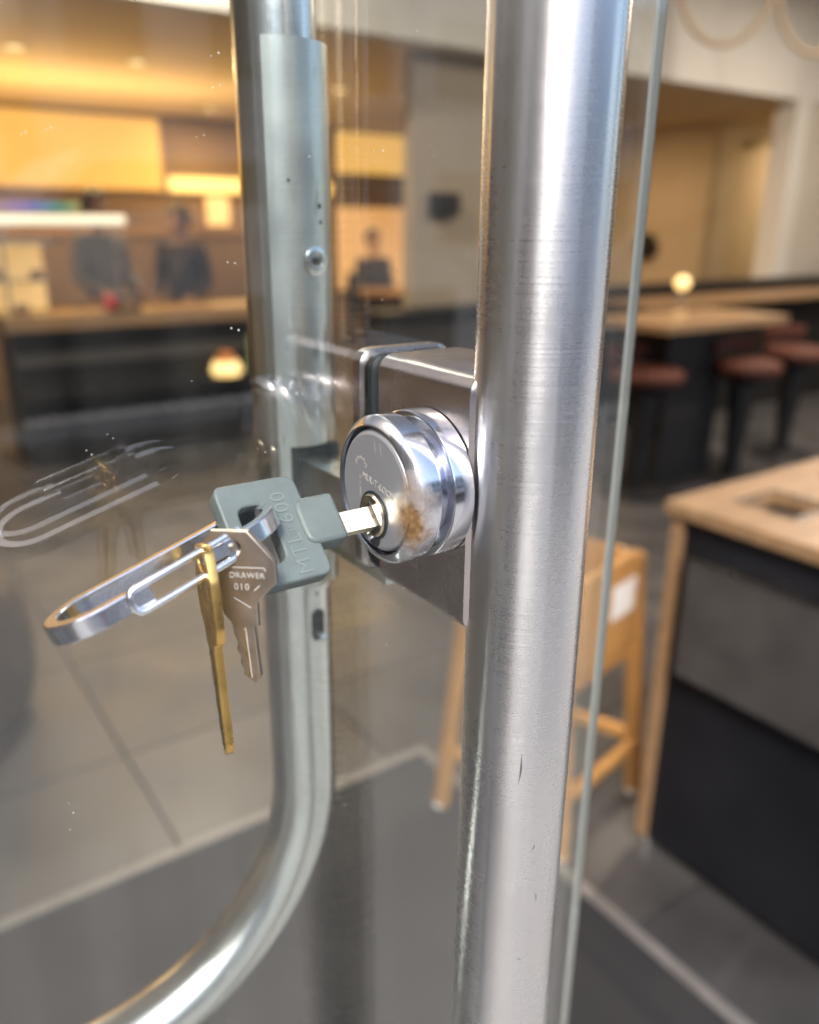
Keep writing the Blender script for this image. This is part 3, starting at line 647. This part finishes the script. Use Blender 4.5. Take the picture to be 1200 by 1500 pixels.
# people
def person(x, y, hgt, face, shirt, label, seated=False, look=0):
    p = empty('person', (x, y, 0), label, 'person')
    fz = Matrix.Rotation(face, 4, 'Z'); s = hgt/1.72
    off = -.40 if seated else 0.0
    def skin_mesh(name, pts, edges, m, sub=2):
        me = bpy.data.meshes.new(name); me.from_pydata([(fz @ Vector((a*s, b*s, max(.03, c+off*1.0)*s)))+Vector((x, y, 0)) for a, b, c, *_ in pts], [], [])
        me = bpy.data.meshes.new(name); me.from_pydata([(fz @ Vector((a*s, b*s, (c+off)*s)))+Vector((x, y, 0)) for a, b, c, *_ in pts], edges, [])
        o = link(name, me, m, p)
        me.skin_vertices or me.attributes
        md = o.modifiers.new('skin', 'SKIN'); md.use_smooth_shade = True
        for i, q in enumerate(pts):
            r = q[3]; me.skin_vertices[0].data[i].radius = (r*s, (q[4] if len(q) > 4 else r)*s)
        me.skin_vertices[0].data[0].use_root = True
        o.modifiers.new('sub', 'SUBSURF').levels = sub; o.modifiers['sub'].render_levels = sub
        return o
    # facing -Y locally
    body = [(0, 0, .95, .10, .08), (0, 0, 1.12, .09, .07), (0, 0, 1.32, .10, .07), (0, .01, 1.44, .06, .055), (0, 0, 1.50, .052, .055), (0, -.01, 1.58, .072, .085), (0, -.01, 1.66, .070, .088), (0, 0, 1.715, .035, .05)]
    ed = [(0, 1), (1, 2), (2, 3), (3, 4), (4, 5), (5, 6), (6, 7)]
    for sg in (-1, 1):
        k = len(body)
        body += [(sg*.17, 0, 1.40, .055), (sg*.22, .0, 1.14, .042), (sg*.17, -.20, 1.02, .033), (sg*.13, -.29, 1.02, .03, .018)]
        ed += [(2, k), (k, k+1), (k+1, k+2), (k+2, k+3)]
        k = len(body)
        if seated: body += [(sg*.10, -.02, .88, .085), (sg*.13, -.42, .86, .065), (sg*.13, -.42, .48, .048), (sg*.13, -.52, .43, .04, .03)]
        else: body += [(sg*.09, 0, .86, .085), (sg*.10, -.01, .48, .06), (sg*.10, .02, .10, .042), (sg*.10, -.10, .04, .042, .03)]
        ed += [(0, k), (k, k+1), (k+1, k+2), (k+2, k+3)]
    skin_mesh('body', body, ed, MT['skin'])
    top = [(0, 0, .93, .158, .128), (0, 0, 1.12, .15, .12), (0, 0, 1.32, .168, .12), (0, .01, 1.43, .085, .078)]
    te = [(0, 1), (1, 2), (2, 3)]
    for sg in (-1, 1):
        k = len(top); top += [(sg*.17, 0, 1.395, .072), (sg*.222, 0, 1.14, .06), (sg*.172, -.195, 1.025, .046)]; te += [(2, k), (k, k+1), (k+1, k+2)]
    skin_mesh('shirt', top, te, MT[shirt])
    tr_ = [(0, 0, .93, .15, .12)]; e2 = []
    for sg in (-1, 1):
        k = len(tr_)
        if seated: tr_ += [(sg*.10, -.02, .88, .10), (sg*.13, -.42, .86, .08), (sg*.13, -.42, .52, .06)]
        else: tr_ += [(sg*.09, 0, .86, .10), (sg*.10, -.01, .48, .075), (sg*.10, .02, .10, .06)]
        e2 += [(0, k), (k, k+1), (k+1, k+2)]
    skin_mesh('trousers', tr_, e2, MT['darkshirt'])
    hm = Matrix.Translation((x, y, 0)) @ fz
    bm = bmesh.new(); bmesh.ops.create_uvsphere(bm, u_segments=20, v_segments=14, radius=1)
    for v in list(bm.verts):
        if v.co.y < -.35 and v.co.z < .35: bm.verts.remove(v)
    for v in bm.verts:
        v.co = hm @ Vector((v.co.x*.088*s, (v.co.y*.108+.01)*s, (v.co.z*.105+1.655+off)*s))
    done(bm, 'hair', MT['hair'], p, True, 80)
    for sg in (-1, 1):
        bm = bmesh.new(); bmesh.ops.create_uvsphere(bm, u_segments=8, v_segments=6, radius=1)
        for v in bm.verts: v.co = hm @ Vector(((v.co.x*.012+sg*.032)*s, (v.co.y*.006-.093)*s, (v.co.z*.008+1.625+off)*s))
        done(bm, 'eye', MT['hair'], p, True, 80)
    bm = bmesh.new(); bmesh.ops.create_cone(bm, segments=8, radius1=.018, radius2=.005, depth=.05, cap_ends=True)
    for v in bm.verts: v.co = hm @ Vector((v.co.x*s, (v.co.y-.098-(.012 if v.co.z < 0 else 0))*s, (v.co.z+1.600+off)*s))
    done(bm, 'nose', MT['skin'], p, True, 80)
    bm = bmesh.new(); bx(bm, -.024, .024, -.095, -.085, -.005, .005)
    for v in bm.verts: v.co = hm @ Vector((v.co.x*s, v.co.y*s, (v.co.z+1.556+off)*s))
    done(bm, 'mouth', MT['leather'], p)
    return p
person(1.44, 5.72, 1.58, R(25), 'shirt', 'standing person with black hair and grey shirt behind the service counter')
person(2.03, 5.78, 1.49, R(-50), 'darkshirt', 'standing person in dark clothes turned left, right of the grey-shirted person')
person(5.10, 8.05, 1.70, R(0), 'darkshirt', 'seated person in dark clothes before the orange panel', seated=True)
ch = empty('cafe_chair', (5.10, 8.1, 0), 'dark cafe chair under the seated person', 'chair')
box('seat', 4.88, 5.32, 7.88, 8.28, .40, .43, MT['black'], ch, .01)
for dx in (4.89, 5.27):
    for dy in (7.89, 8.23): box('leg', dx, dx+.04, dy, dy+.04, 0, .399, MT['black'], ch)
box('backrest', 4.88, 5.32, 8.25, 8.28, .431, .85, MT['black'], ch, .01)

# ================================================================== THE DOOR
door = empty('glass_door', (-.93, 0, 0), 'frameless glass door with steel pull handle, chrome lock and bent inner handle', 'door')
GT = 0.0052
bm = bmesh.new(); bx(bm, -.93, .1095, 0, GT, .012, 2.32)
bmesh.ops.bevel(bm, geom=[e for e in bm.edges if abs(e.verts[0].co.x-e.verts[1].co.x) < 1e-6 and abs(e.verts[0].co.y-e.verts[1].co.y) < 1e-6], offset=.0009, segments=1, affect='EDGES')
for f in bm.faces: f.material_index = 0 if abs(f.normal.y) > .9 else 1
done(bm, 'glass_pane', [MT['glass'], MT['edge']], door)
box('bottom_rail', -.93, .10, -.012, -.002, .013, .10, MT['inner'], door, .002)
box('bottom_rail', -.93, .10, GT+.002, GT+.012, .013, .10, MT['inner'], door, .002)

# outer pull handle -------------------------------------------------
RO = 0.0173; PU, PV = -.0013, .0009
pull = lat('pull_handle', G(PU, PV, -.95), (0, 0, 1), [(0, 0), (0, RO-.002), (.002, RO), (1.518, RO), (1.52, RO-.002), (1.52, 0)], MT['tube'], door, 128, 40)
for w_ in (-.85, .47): lat('standoff', G(PU, PV+RO-.002, w_), (0, 1, 0), [(0, .009), (GV-RO-PV+.0015, .009)], MT['inner'], pull, 28)

def scuff(w0, w1, a0, a1, wd):
    bm = bmesh.new(); k = 8; L = []; Rr = []
    for i in range(k+1):
        t = i/k; a = R(a0+(a1-a0)*t+1.2*math.sin(t*3)); q = wd*math.sin(math.pi*min(.97, max(.03, t)))/RO; z = w0+(w1-w0)*t
        for lst, s_ in ((L, -.5), (Rr, .5)):
            lst.append(bm.verts.new(G(PU+(RO+.00004)*math.sin(a+q*s_), PV-(RO+.00004)*math.cos(a+q*s_), z)))
    for i in range(k): bm.faces.new((L[i], Rr[i], Rr[i+1], L[i+1]))
    done(bm, 'scuff', MT['scuff'], pull)
# angles from the street side (-Y), negative towards the camera's left
scuff(-.0815, -.0925, -37, -38.5, .0006); scuff(-.116, -.1185, -17, -20, .0003); scuff(-.136, -.1395, -12, -11, .0004); scuff(-.1625, -.1635, -29, -24, .0005)
scuff(-.085, -.0852, -66, -62, .0004); scuff(.006, .0058, -70, -66, .0006); scuff(.028, .0281, -68, -65, .0005); scuff(.066, .0662, -44, -39, .0004)
# lock housing between tube and glass --------------------------------
BW = 0.0185; BT, BB = -.0390, -.1175
def housing(name, v0, v1, m, parent, r=.0055, bev=.0012, hw=BW, top=BT, bot=BB):
    bm = bmesh.new(); sec = rrect(2*hw, top-bot, r, 5)
    rings = []
    for v, ins in ((v0, bev), (v0+bev, 0), (v1-bev, 0), (v1, bev)):
        rings.append([bm.verts.new(G(a*(1-ins/hw), v, (top+bot)/2+b*(1-ins/((top-bot)/2)))) for a, b in sec])
    n = len(sec)
    for p, q in zip(rings, rings[1:]):
        for i in range(n): bm.faces.new((p[i], p[(i+1) % n], q[(i+1) % n], q[i]))
    bm.faces.new(rings[0]); bm.faces.new(rings[-1][::-1])
    return done(bm, name, m, parent, True, 40)
# world heights: the lock axis sits 69 mm under the camera, so shift into lock coordinates
WZ = 0.06884
BT, BB = BT+WZ, BB+WZ
hs = housing('lock_housing', .0075, .0560, MT['box'], door, top=BT, bot=BB)
housing('gasket', .0563, GV-.0003, MT['dark'], hs, hw=BW-.0015, top=BT-.0012, bot=BB+.0012)
housing('gasket', GV+.0003, GV+GT-.0003, MT['dark'], hs, hw=BW-.0015, top=BT-.0012, bot=BB+.0012)
housing('inner_plate', GV+GT+.0003, GV+GT+.0070, MT['box'], hs, hw=BW, top=BT, bot=BB)
sc1 = lat('screw', G(.004, .021, BT-.0002), (0, 0, 1), [(0, .0052), (.0011, .0052), (.0015, .0045), (.0015, .0026), (.0003, .0024), (.0003, 0)], MT['chrome'], hs, 24)
# bolt that reaches through to the inner handle
bb_ = box('bolt', -.0045, .012, GV-GV+GT+.0073, .1440-GV, TZ-.060, TZ-.0262, MT['sleeve'], door, .0015)

# lock cylinder ------------------------------------------------------
CV, CW = .0270, -.0045
cyl = lat('lock_cylinder', G(-.0190, CV, CW), (-1, 0, 0),
          [(0, 0), (0, .0224), (.0060, .0224), (.0066, .0222), (.0070, .0215), (.0072, .0168), (.0106, .0168), (.0108, .0172), (.0108, .0214), (.0112, .0220), (.0170, .0220), (.0174, .0218), (.0193, .0196), (.0195, .0192), (.0195, .0189), (.0165, .0188), (.0165, 0)], MT['chrome'], door, 128, 28)
lat('cylinder_face', G(-.0375, CV, CW), (-1, 0, 0), [(-.003, 0), (-.003, .0181), (-.0006, .0181), (.0004, .0174), (.0008, .0166), (.0008, 0)], MT['face'], cyl, 128, 20)
lat('groove', G(-.0352, CV, CW), (-1, 0, 0), [(0, .0182), (.0003, .0182), (.0003, .0188), (0, .0188)], MT['dark'], cyl, 96)
KV, KW = .0270, -.0118
th = R(45); D = Vector((0, math.sin(th), math.cos(th))); NK = Vector((0, -math.cos(th), math.sin(th))); NX = Vector((-1, 0, 0))
lat('groove', G(-.03832, KV, KW), (-1, 0, 0), [(0, .0060), (.0003, .0060), (.0003, .0073), (0, .0073)], MT['dark'], cyl, 64)
plug = lat('plug', G(-.0370, KV, KW), (-1, 0, 0), [(0, 0), (0, .0065), (.0020, .0065), (.0026, .0060), (.0026, 0)], MT['plug'], cyl, 64, 25)
KM = basis(G(0, KV, KW), D, NX, NK)      # key frame: x across the head, y out of the lock, z towards the face with lettering
def kbox(name, x0, x1, y0, y1, z0, z1, m, parent, bevel=0): return box(name, x0, x1, y0, y1, z0, z1, m, parent, bevel, mtx=KM)
kbox('keyway_shade', -.0052, .0035, .0394, .0398, -.0026, .0026, MT['dark'], plug)  # thin dark plate put in for the shade round the blade
lat('keyway_shade', G(-.0383, KV-.0005, KW-.0072), (-1, 0, 0), [(0, 0), (0, .0026), (.0003, .0026), (.0003, 0)], MT['dark'], cyl, 24)  # dark disc put in for the shadow under the key
lat('ball_stop', G(-.0386, KV+.0012, KW-.0066), (-1, 0, 0), [(0, .0016), (.0009, .0014), (.0015, .0008), (.0017, 0)], MT['chrome'], cyl, 20)
# stamped marks on the face: small lotus emblem, a dotted stroke, tiny lettering, two ticks
FM = basis(G(-.03835, CV, CW), Vector((0, -1, 0)), Vector((0, 0, 1)), NX)
def stroke(bm, a, b, wd, z=.00006):
    a, b = Vector((*a, 0)), Vector((*b, 0)); d = (b-a).normalized(); s = Vector((-d.y, d.x, 0))*wd/2
    vs = [bm.verts.new(FMX @ (p+Vector((0, 0, z)))) for p in (a-s, b-s, b+s, a+s)]; bm.faces.new(vs)
FMX = FM
bm = bmesh.new()
for a0 in (-60, -30, 0, 30, 60):
    c = (-.0068, .0062); t = R(90+a0*1.2); tip = (c[0]+.0036*math.cos(t), c[1]+.0030*math.sin(t))
    mid = (c[0]+.0022*math.cos(t+.33), c[1]+.0022*math.sin(t+.33)); mid2 = (c[0]+.0022*math.cos(t-.33), c[1]+.0022*math.sin(t-.33))
    stroke(bm, mid, tip, .00045); stroke(bm, mid2, tip, .00045)
for z in (.0030, .0012, -.0006, -.0016, -.0026): stroke(bm, (-.0074, z), (-.0074, z-.0008), .0005)
for x in (.0005, .0035): stroke(bm, (x, .0150), (x+.0006, .0118), .0003)
done(bm, 'emblem', MT['stamp'], cyl)
text('stamped_lettering', 'MUL-T-LOCK', .0027, FM @ Matrix.Translation((.0020, .0022, .00003)) @ Matrix.Rotation(R(-10), 4, 'Z'), MT['stamp'], cyl, .00003, 1.05)

# inner handle: vertical tube that bends into the horizontal push bar ---
DI = .156; RI = .016; WS = -.195; RB = .118
pts = [G(0, DI, .62-.05*i) for i in range(int((.62-WS)/.05)+1)]
if (pts[-1].z-TZ) > WS+.004: pts.append(G(0, DI, WS))
for i in range(1, 25):
    t = R(90*i/24); pts.append(G(-RB*(1-math.cos(t)), DI, WS-RB*math.sin(t)))
for i in range(1, 9): pts.append(G(-RB-.07*i, DI, WS-RB))
inner = tube('inner_handle', pts, RI, MT['inner'], door, 48, up=(0, 1, 0))
# cover sleeve on the glass side of the tube, with an opening for the bolt
def sleeve_part(name, a0, a1, w0, w1, parent, m, r0=.0164, r1=.0200, n=14):
    bm = bmesh.new(); sec = []
    for k in range(n+1):
        a = R(a0+(a1-a0)*k/n); sec.append((r1*math.sin(a), -r1*math.cos(a)))
    for k in range(n+1):
        a = R(a1-(a1-a0)*k/n); sec.append((r0*math.sin(a), -r0*math.cos(a)))
    lo = [bm.verts.new(G(a, DI+b, w0)) for a, b in sec]; hi = [bm.verts.new(G(a, DI+b, w1)) for a, b in sec]
    for i in range(len(sec)): bm.faces.new((lo[i], lo[(i+1) % len(sec)], hi[(i+1) % len(sec)], hi[i]))
    bm.faces.new(lo[::-1]); bm.faces.new(hi)
    return done(bm, name, m, parent, True, 30, bevel=.0008)
sl = sleeve_part('sleeve', -41, 58, -.0205, .1325, inner, MT['sleeve'])
sleeve_part('sleeve', -41, 58, -.0860, -.0672, inner, MT['sleeve'])
sleeve_part('sleeve', -41, -27, -.0671, -.0206, inner, MT['sleeve'], n=4)
bm = bmesh.new(); bx(bm, -.0088, .0142, -.0178+DI-GV, -.0160+DI-GV+.0008, TZ-.0665, TZ-.0212); done(bm, 'bolt_opening_shade', MT['dark'], inner)  # dark block put in for the shade behind the sleeve cutout
lat('screw', G(.0046, DI-.0196, .0545), (.23, -.97, 0), [(0, .0056), (.0006, .0056), (.0009, .0050), (.0009, .0032), (.0002, .0030), (.0002, .0018), (-.0004, .0017), (-.0004, 0)], MT['inner'], inner, 28)
lat('screw_socket', G(.0046, DI-.0200, .0545), (.23, -.97, 0), [(.00045, 0), (.00045, .0017), (.0006, .0017), (.0006, 0)], MT['dark'], inner, 6)
lat('sleeve_collar', G(0, DI, -.0905), (0, 0, 1), [(0, .0161), (.0006, .0172), (.0040, .0172), (.0046, .0161)], MT['inner'], inner, 48)
# slotted hole, shade put in as a dark plate, and pin below the sleeve
slot_shade = [(.0033*math.cos(R(a)), .0047+.0033*math.sin(R(a))) for a in range(0, 181, 15)]+[(.0033*math.cos(R(a)), -.0047+.0033*math.sin(R(a))) for a in range(180, 361, 15)]
sa = R(8)
slm = basis(G((RI-.0001)*math.sin(sa), DI-(RI-.0001)*math.cos(sa), -.1075), Vector((math.cos(sa), math.sin(sa), 0)), Vector((0, 0, 1)), Vector((math.sin(sa), -math.cos(sa), 0)))
plate('slot_shade', [slot_shade], .0012, slm, MT['dark'], inner)
lat('pin', slm @ Vector((.0006, -.0048, -.001)), Vector((math.sin(sa), -math.cos(sa), -.15)), [(0, .0022), (.005, .0022), (.0056, .0016), (.0056, 0)], MT['chrome'], inner, 20)
for x, z, r in ((-.006, .084, .0007), (.007, .075, .0011), (.0075, .069, .0008), (.002, -.0915, .0008)):
    lat('pit', G(x, DI-math.sqrt((.0200 if z > -.08 else .016)**2-x*x)-.00005, z), (0, -1, 0), [(0, 0), (0, r), (.0001, r), (.0001, 0)], MT['dark'], inner, 10)

# ================================================================== KEYS AND CARABINER
key = empty('lock_key', G(-.071, KV, KW), 'grey-green plastic-headed key turned in the chrome lock cylinder', 'key')
head = [(-.0148, .0590), (.0165, .0597), (.0165, .0825), (.0145, .0836), (-.0148, .0836)]
slot_ = roundpoly([(-.0085, .0705), (.0092, .0705), (.0092, .0790), (-.0085, .0790)], .0028)
plate('head', [roundpoly(head, [.003, .0035, .0015, .0015, .0025], 5), slot_], .0058, KM, MT['plastic'], key, .0007)
bm = bmesh.new()
for z, ins in ((-.0044, .0012), (-.0036, 0), (.0036, 0), (.0044, .0012)): pass
stub = roundpoly([(-.0060, .0506), (.0085, .0506), (.0085, .0632), (-.0060, .0632)], [.0015, .0015, .004, .004])
bm.free()
plate('collar', [stub], .0076, KM, MT['plastic'], key, .0012)
kbox('blade', -.0041, .0024, .0388, .0510, -.0013, .0015, MT['keyblade'], key, .0004)
kbox('blade_groove', -.0014, -.0004, .0397, .0504, .0014, .00155, MT['plug'], key)
tz = .00293
def ktext(s, size, x, y, name='lettering', sp=1.0): return text(name, s, size, KM @ Matrix.Translation((x, y, tz)), MT['emboss'], key, .00018, sp)
# glyph tops point away from the lock (+y of the key frame)
ktext('MTL', .0062, -.0075, .0664, sp=1.1); ktext('TM', .0022, -.0007, .0662); ktext('600', .0062, .0068, .0664, sp=1.1)

# carabiner -----------------------------------------------------------
car_ = empty('carabiner', G(-.10, .026, -.018), 'flat polished aluminium carabiner with a wire gate, holding the keys', 'carabiner')
CT = Vector((-.1287, .0262, -.0232)); CE = Vector((-.0715, .0277, -.0052))
ca = (CE-CT).normalized(); cl_ = (CE-CT).length; tl_ = R(13)
cb = Vector((0, -math.cos(tl_), math.sin(tl_))); cb = (cb-ca*cb.dot(ca)).normalized(); cn = ca.cross(cb)
if cn.z < 0: cn = -cn
HWd = .0098
def CP(s, t, k=0.0):
    p = CT+ca*s+cb*t+cn*k; return G(*p)
loop = []
a1 = [(.43*cl_, HWd)] + [(HWd+.002, HWd)] 
path = [(.37*cl_, HWd), (.31*cl_, HWd), (.25*cl_, HWd)]
path += [(HWd*1.15-HWd*1.15*math.sin(R(a)), HWd*math.cos(R(a))) for a in range(0, 181, 12)]
path += [(.35*cl_, -HWd), (.5*cl_, -HWd), (.65*cl_, -HWd)]
path += [(cl_-HWd*1.15+HWd*1.15*math.sin(R(a)), -HWd*math.cos(R(a))) for a in range(0, 181, 12)]
path += [(.78*cl_, HWd), (.71*cl_, HWd)]
bm = bmesh.new(); sweep(bm, [CP(s, t) for s, t in path], rrect(.0034, .0051, .0004, 1), up=cn); done(bm, 'body', MT['alu'], car_, True, 28)
box('hinge_block', .60*cl_, .72*cl_, HWd-.0008, HWd+.0008, -.0015, .0016, MT['alu'], car_, .0004, mtx=basis(CP(0, 0), ca, cb, cn))
wy = .0030
gate = [(.80*cl_, HWd+.0004, wy), (.62*cl_, HWd+.0016, wy), (.32*cl_, HWd+.0024, wy), (.295*cl_, HWd+.0024, wy*.9), (.282*cl_, HWd+.0024, wy*.45), (.278*cl_, HWd+.0024, 0), (.282*cl_, HWd+.0024, -wy*.45), (.295*cl_, HWd+.0024, -wy*.9), (.32*cl_, HWd+.0024, -wy), (.62*cl_, HWd+.0016, -wy), (.80*cl_, HWd+.0004, -wy)]
tube('wire_gate', [CP(*q) for q in gate], .0010, MT['alu'], car_, 12)
lat('rivet', CP(.74*cl_, HWd-.002), cb, [(0, .0011), (.0042, .0011), (.0046, .0007), (.0046, 0)], MT['nickel'], car_, 16)

# silver drawer key -----------------------------------------------------
def hang_frame(origin, az, tilt, k=1.0):
    """az: compass angle of the face normal in the horizontal plane; tilt: swing of the key in its own plane"""
    n = Vector((math.cos(R(az)), math.sin(R(az)), 0)); x = Vector((0, 0, 1)).cross(n); up = Vector((0, 0, 1))
    x2 = x*math.cos(R(tilt))+up*math.sin(R(tilt)); u2 = up*math.cos(R(tilt))-x*math.sin(R(tilt))
    return basis(origin, x2, u2, n) @ Matrix.Scale(k, 4)
SK = hang_frame(G(-.0868, .0170, -.0072), -138, 4, .83)
sk_ = empty('drawer_key', SK.translation, 'silver nickel drawer key with stamped octagonal head, hanging on the carabiner', 'key')
# key plane: x right, y up, hole at origin
hd = [(-.0125, -.003), (-.006, .0048), (.006, .0048), (.0135, -.0045), (.0135, -.0115), (.0062, -.0185), (.0058, -.0250), (.0058, -.0265), (.0042, -.0265), (.0042, -.0440), (.0026, -.0465), (.0010, -.0455),
      (-.0014, -.0435), (-.0010, -.0415), (-.0020, -.0395), (-.0013, -.0370), (-.0026, -.0345), (-.0019, -.0320), (-.0028, -.0295), (-.0028, -.0260), (-.0052, -.0225), (-.0062, -.0185), (-.0125, -.0115)]
hole = [(.0034*math.cos(R(a)), .0030*math.sin(R(a))-.0005) for a in range(0, 360, 18)]
plate('body', [hd, hole[::-1]], .0022, SK, MT['nickel'], sk_, .00025)
kz = .00118
text('lettering', 'DRAWER', .0026, SK @ Matrix.Translation((.0042, -.0094, kz)), MT['stamp'], sk_, .00004, 1.12)
text('lettering', '010', .0031, SK @ Matrix.Translation((.0020, -.0132, kz)), MT['stamp'], sk_, .00004, 1.15)
FMX = SK; bm = bmesh.new()
for a, b in (((-.0060, -.0067), (.0102, -.0067)), ((.0102, -.0067), (.0104, -.0078)), ((.0080, -.0125), (.0060, -.0142)), ((-.0010, -.0168), (.0042, -.0200))): stroke(bm, a, b, .00035, kz+.00005)
done(bm, 'engraved_line', MT['stamp'], sk_)
box('milled_groove', .0004, .0010, -.0445, -.0270, kz-.0001, kz+.00003, MT['plug'], sk_, mtx=SK)
box('milled_groove', .0013, .0016, -.0445, -.0270, kz-.0001, kz+.00008, MT['stamp'], sk_, mtx=SK)

# brass key ---------------------------------------------------------------
GK = hang_frame(G(-.0935, .0185, -.0098), 172, 11, .765)
gk = empty('house_key', GK.translation, 'brass house key hanging edge-on in front of the silver key', 'key')
gh = [(-.0105, -.004), (-.0060, .0042), (.0050, .0052), (.0088, .0030), (.0112, -.0060), (.0112, -.0220), (.0092, -.0272), (.0046, -.0282), (.0046, -.0300), (.0040, -.0300), (.0040, -.0640), (.0022, -.0672), (.0004, -.0655),
      (-.0008, -.0610), (-.0024, -.0575), (-.0014, -.0540), (-.0030, -.0500), (-.0020, -.0460), (-.0034, -.0420), (-.0034, -.0300), (-.0050, -.0295), (-.0060, -.0240), (-.0098, -.0200), (-.0112, -.0120)]
h2 = [(.0046*math.cos(R(a)), .0034*math.sin(R(a))-.0005) for a in range(0, 360, 18)]
plate('body', [roundpoly(gh, .0012, 3), h2[::-1]], .0030, GK, MT['brass'], gk, .0003)
FMX = GK; bm = bmesh.new()
def tri(a, b, c):
    vs = [bm.verts.new(GK @ Vector((*p, .00158))) for p in (a, b, c)]; bm.faces.new(vs)
tri((-.0072, -.0085), (-.0020, -.0085), (-.0046, -.0125)); tri((.0015, -.0085), (.0072, -.0080), (.0070, -.0175)); tri((-.0015, -.0140), (.0052, -.0205), (.0052, -.0165)); 
for i in range(5): stroke(bm, (-.0040+.0020*i, -.0215), (-.0036+.0020*i, -.0240), .0005, .00158)
done(bm, 'stamped_mark', MT['brasslight'], gk)
box('milled_groove', .0000, .0009, -.0640, -.0300, .00150, .00158, MT['dark'], gk, mtx=GK)
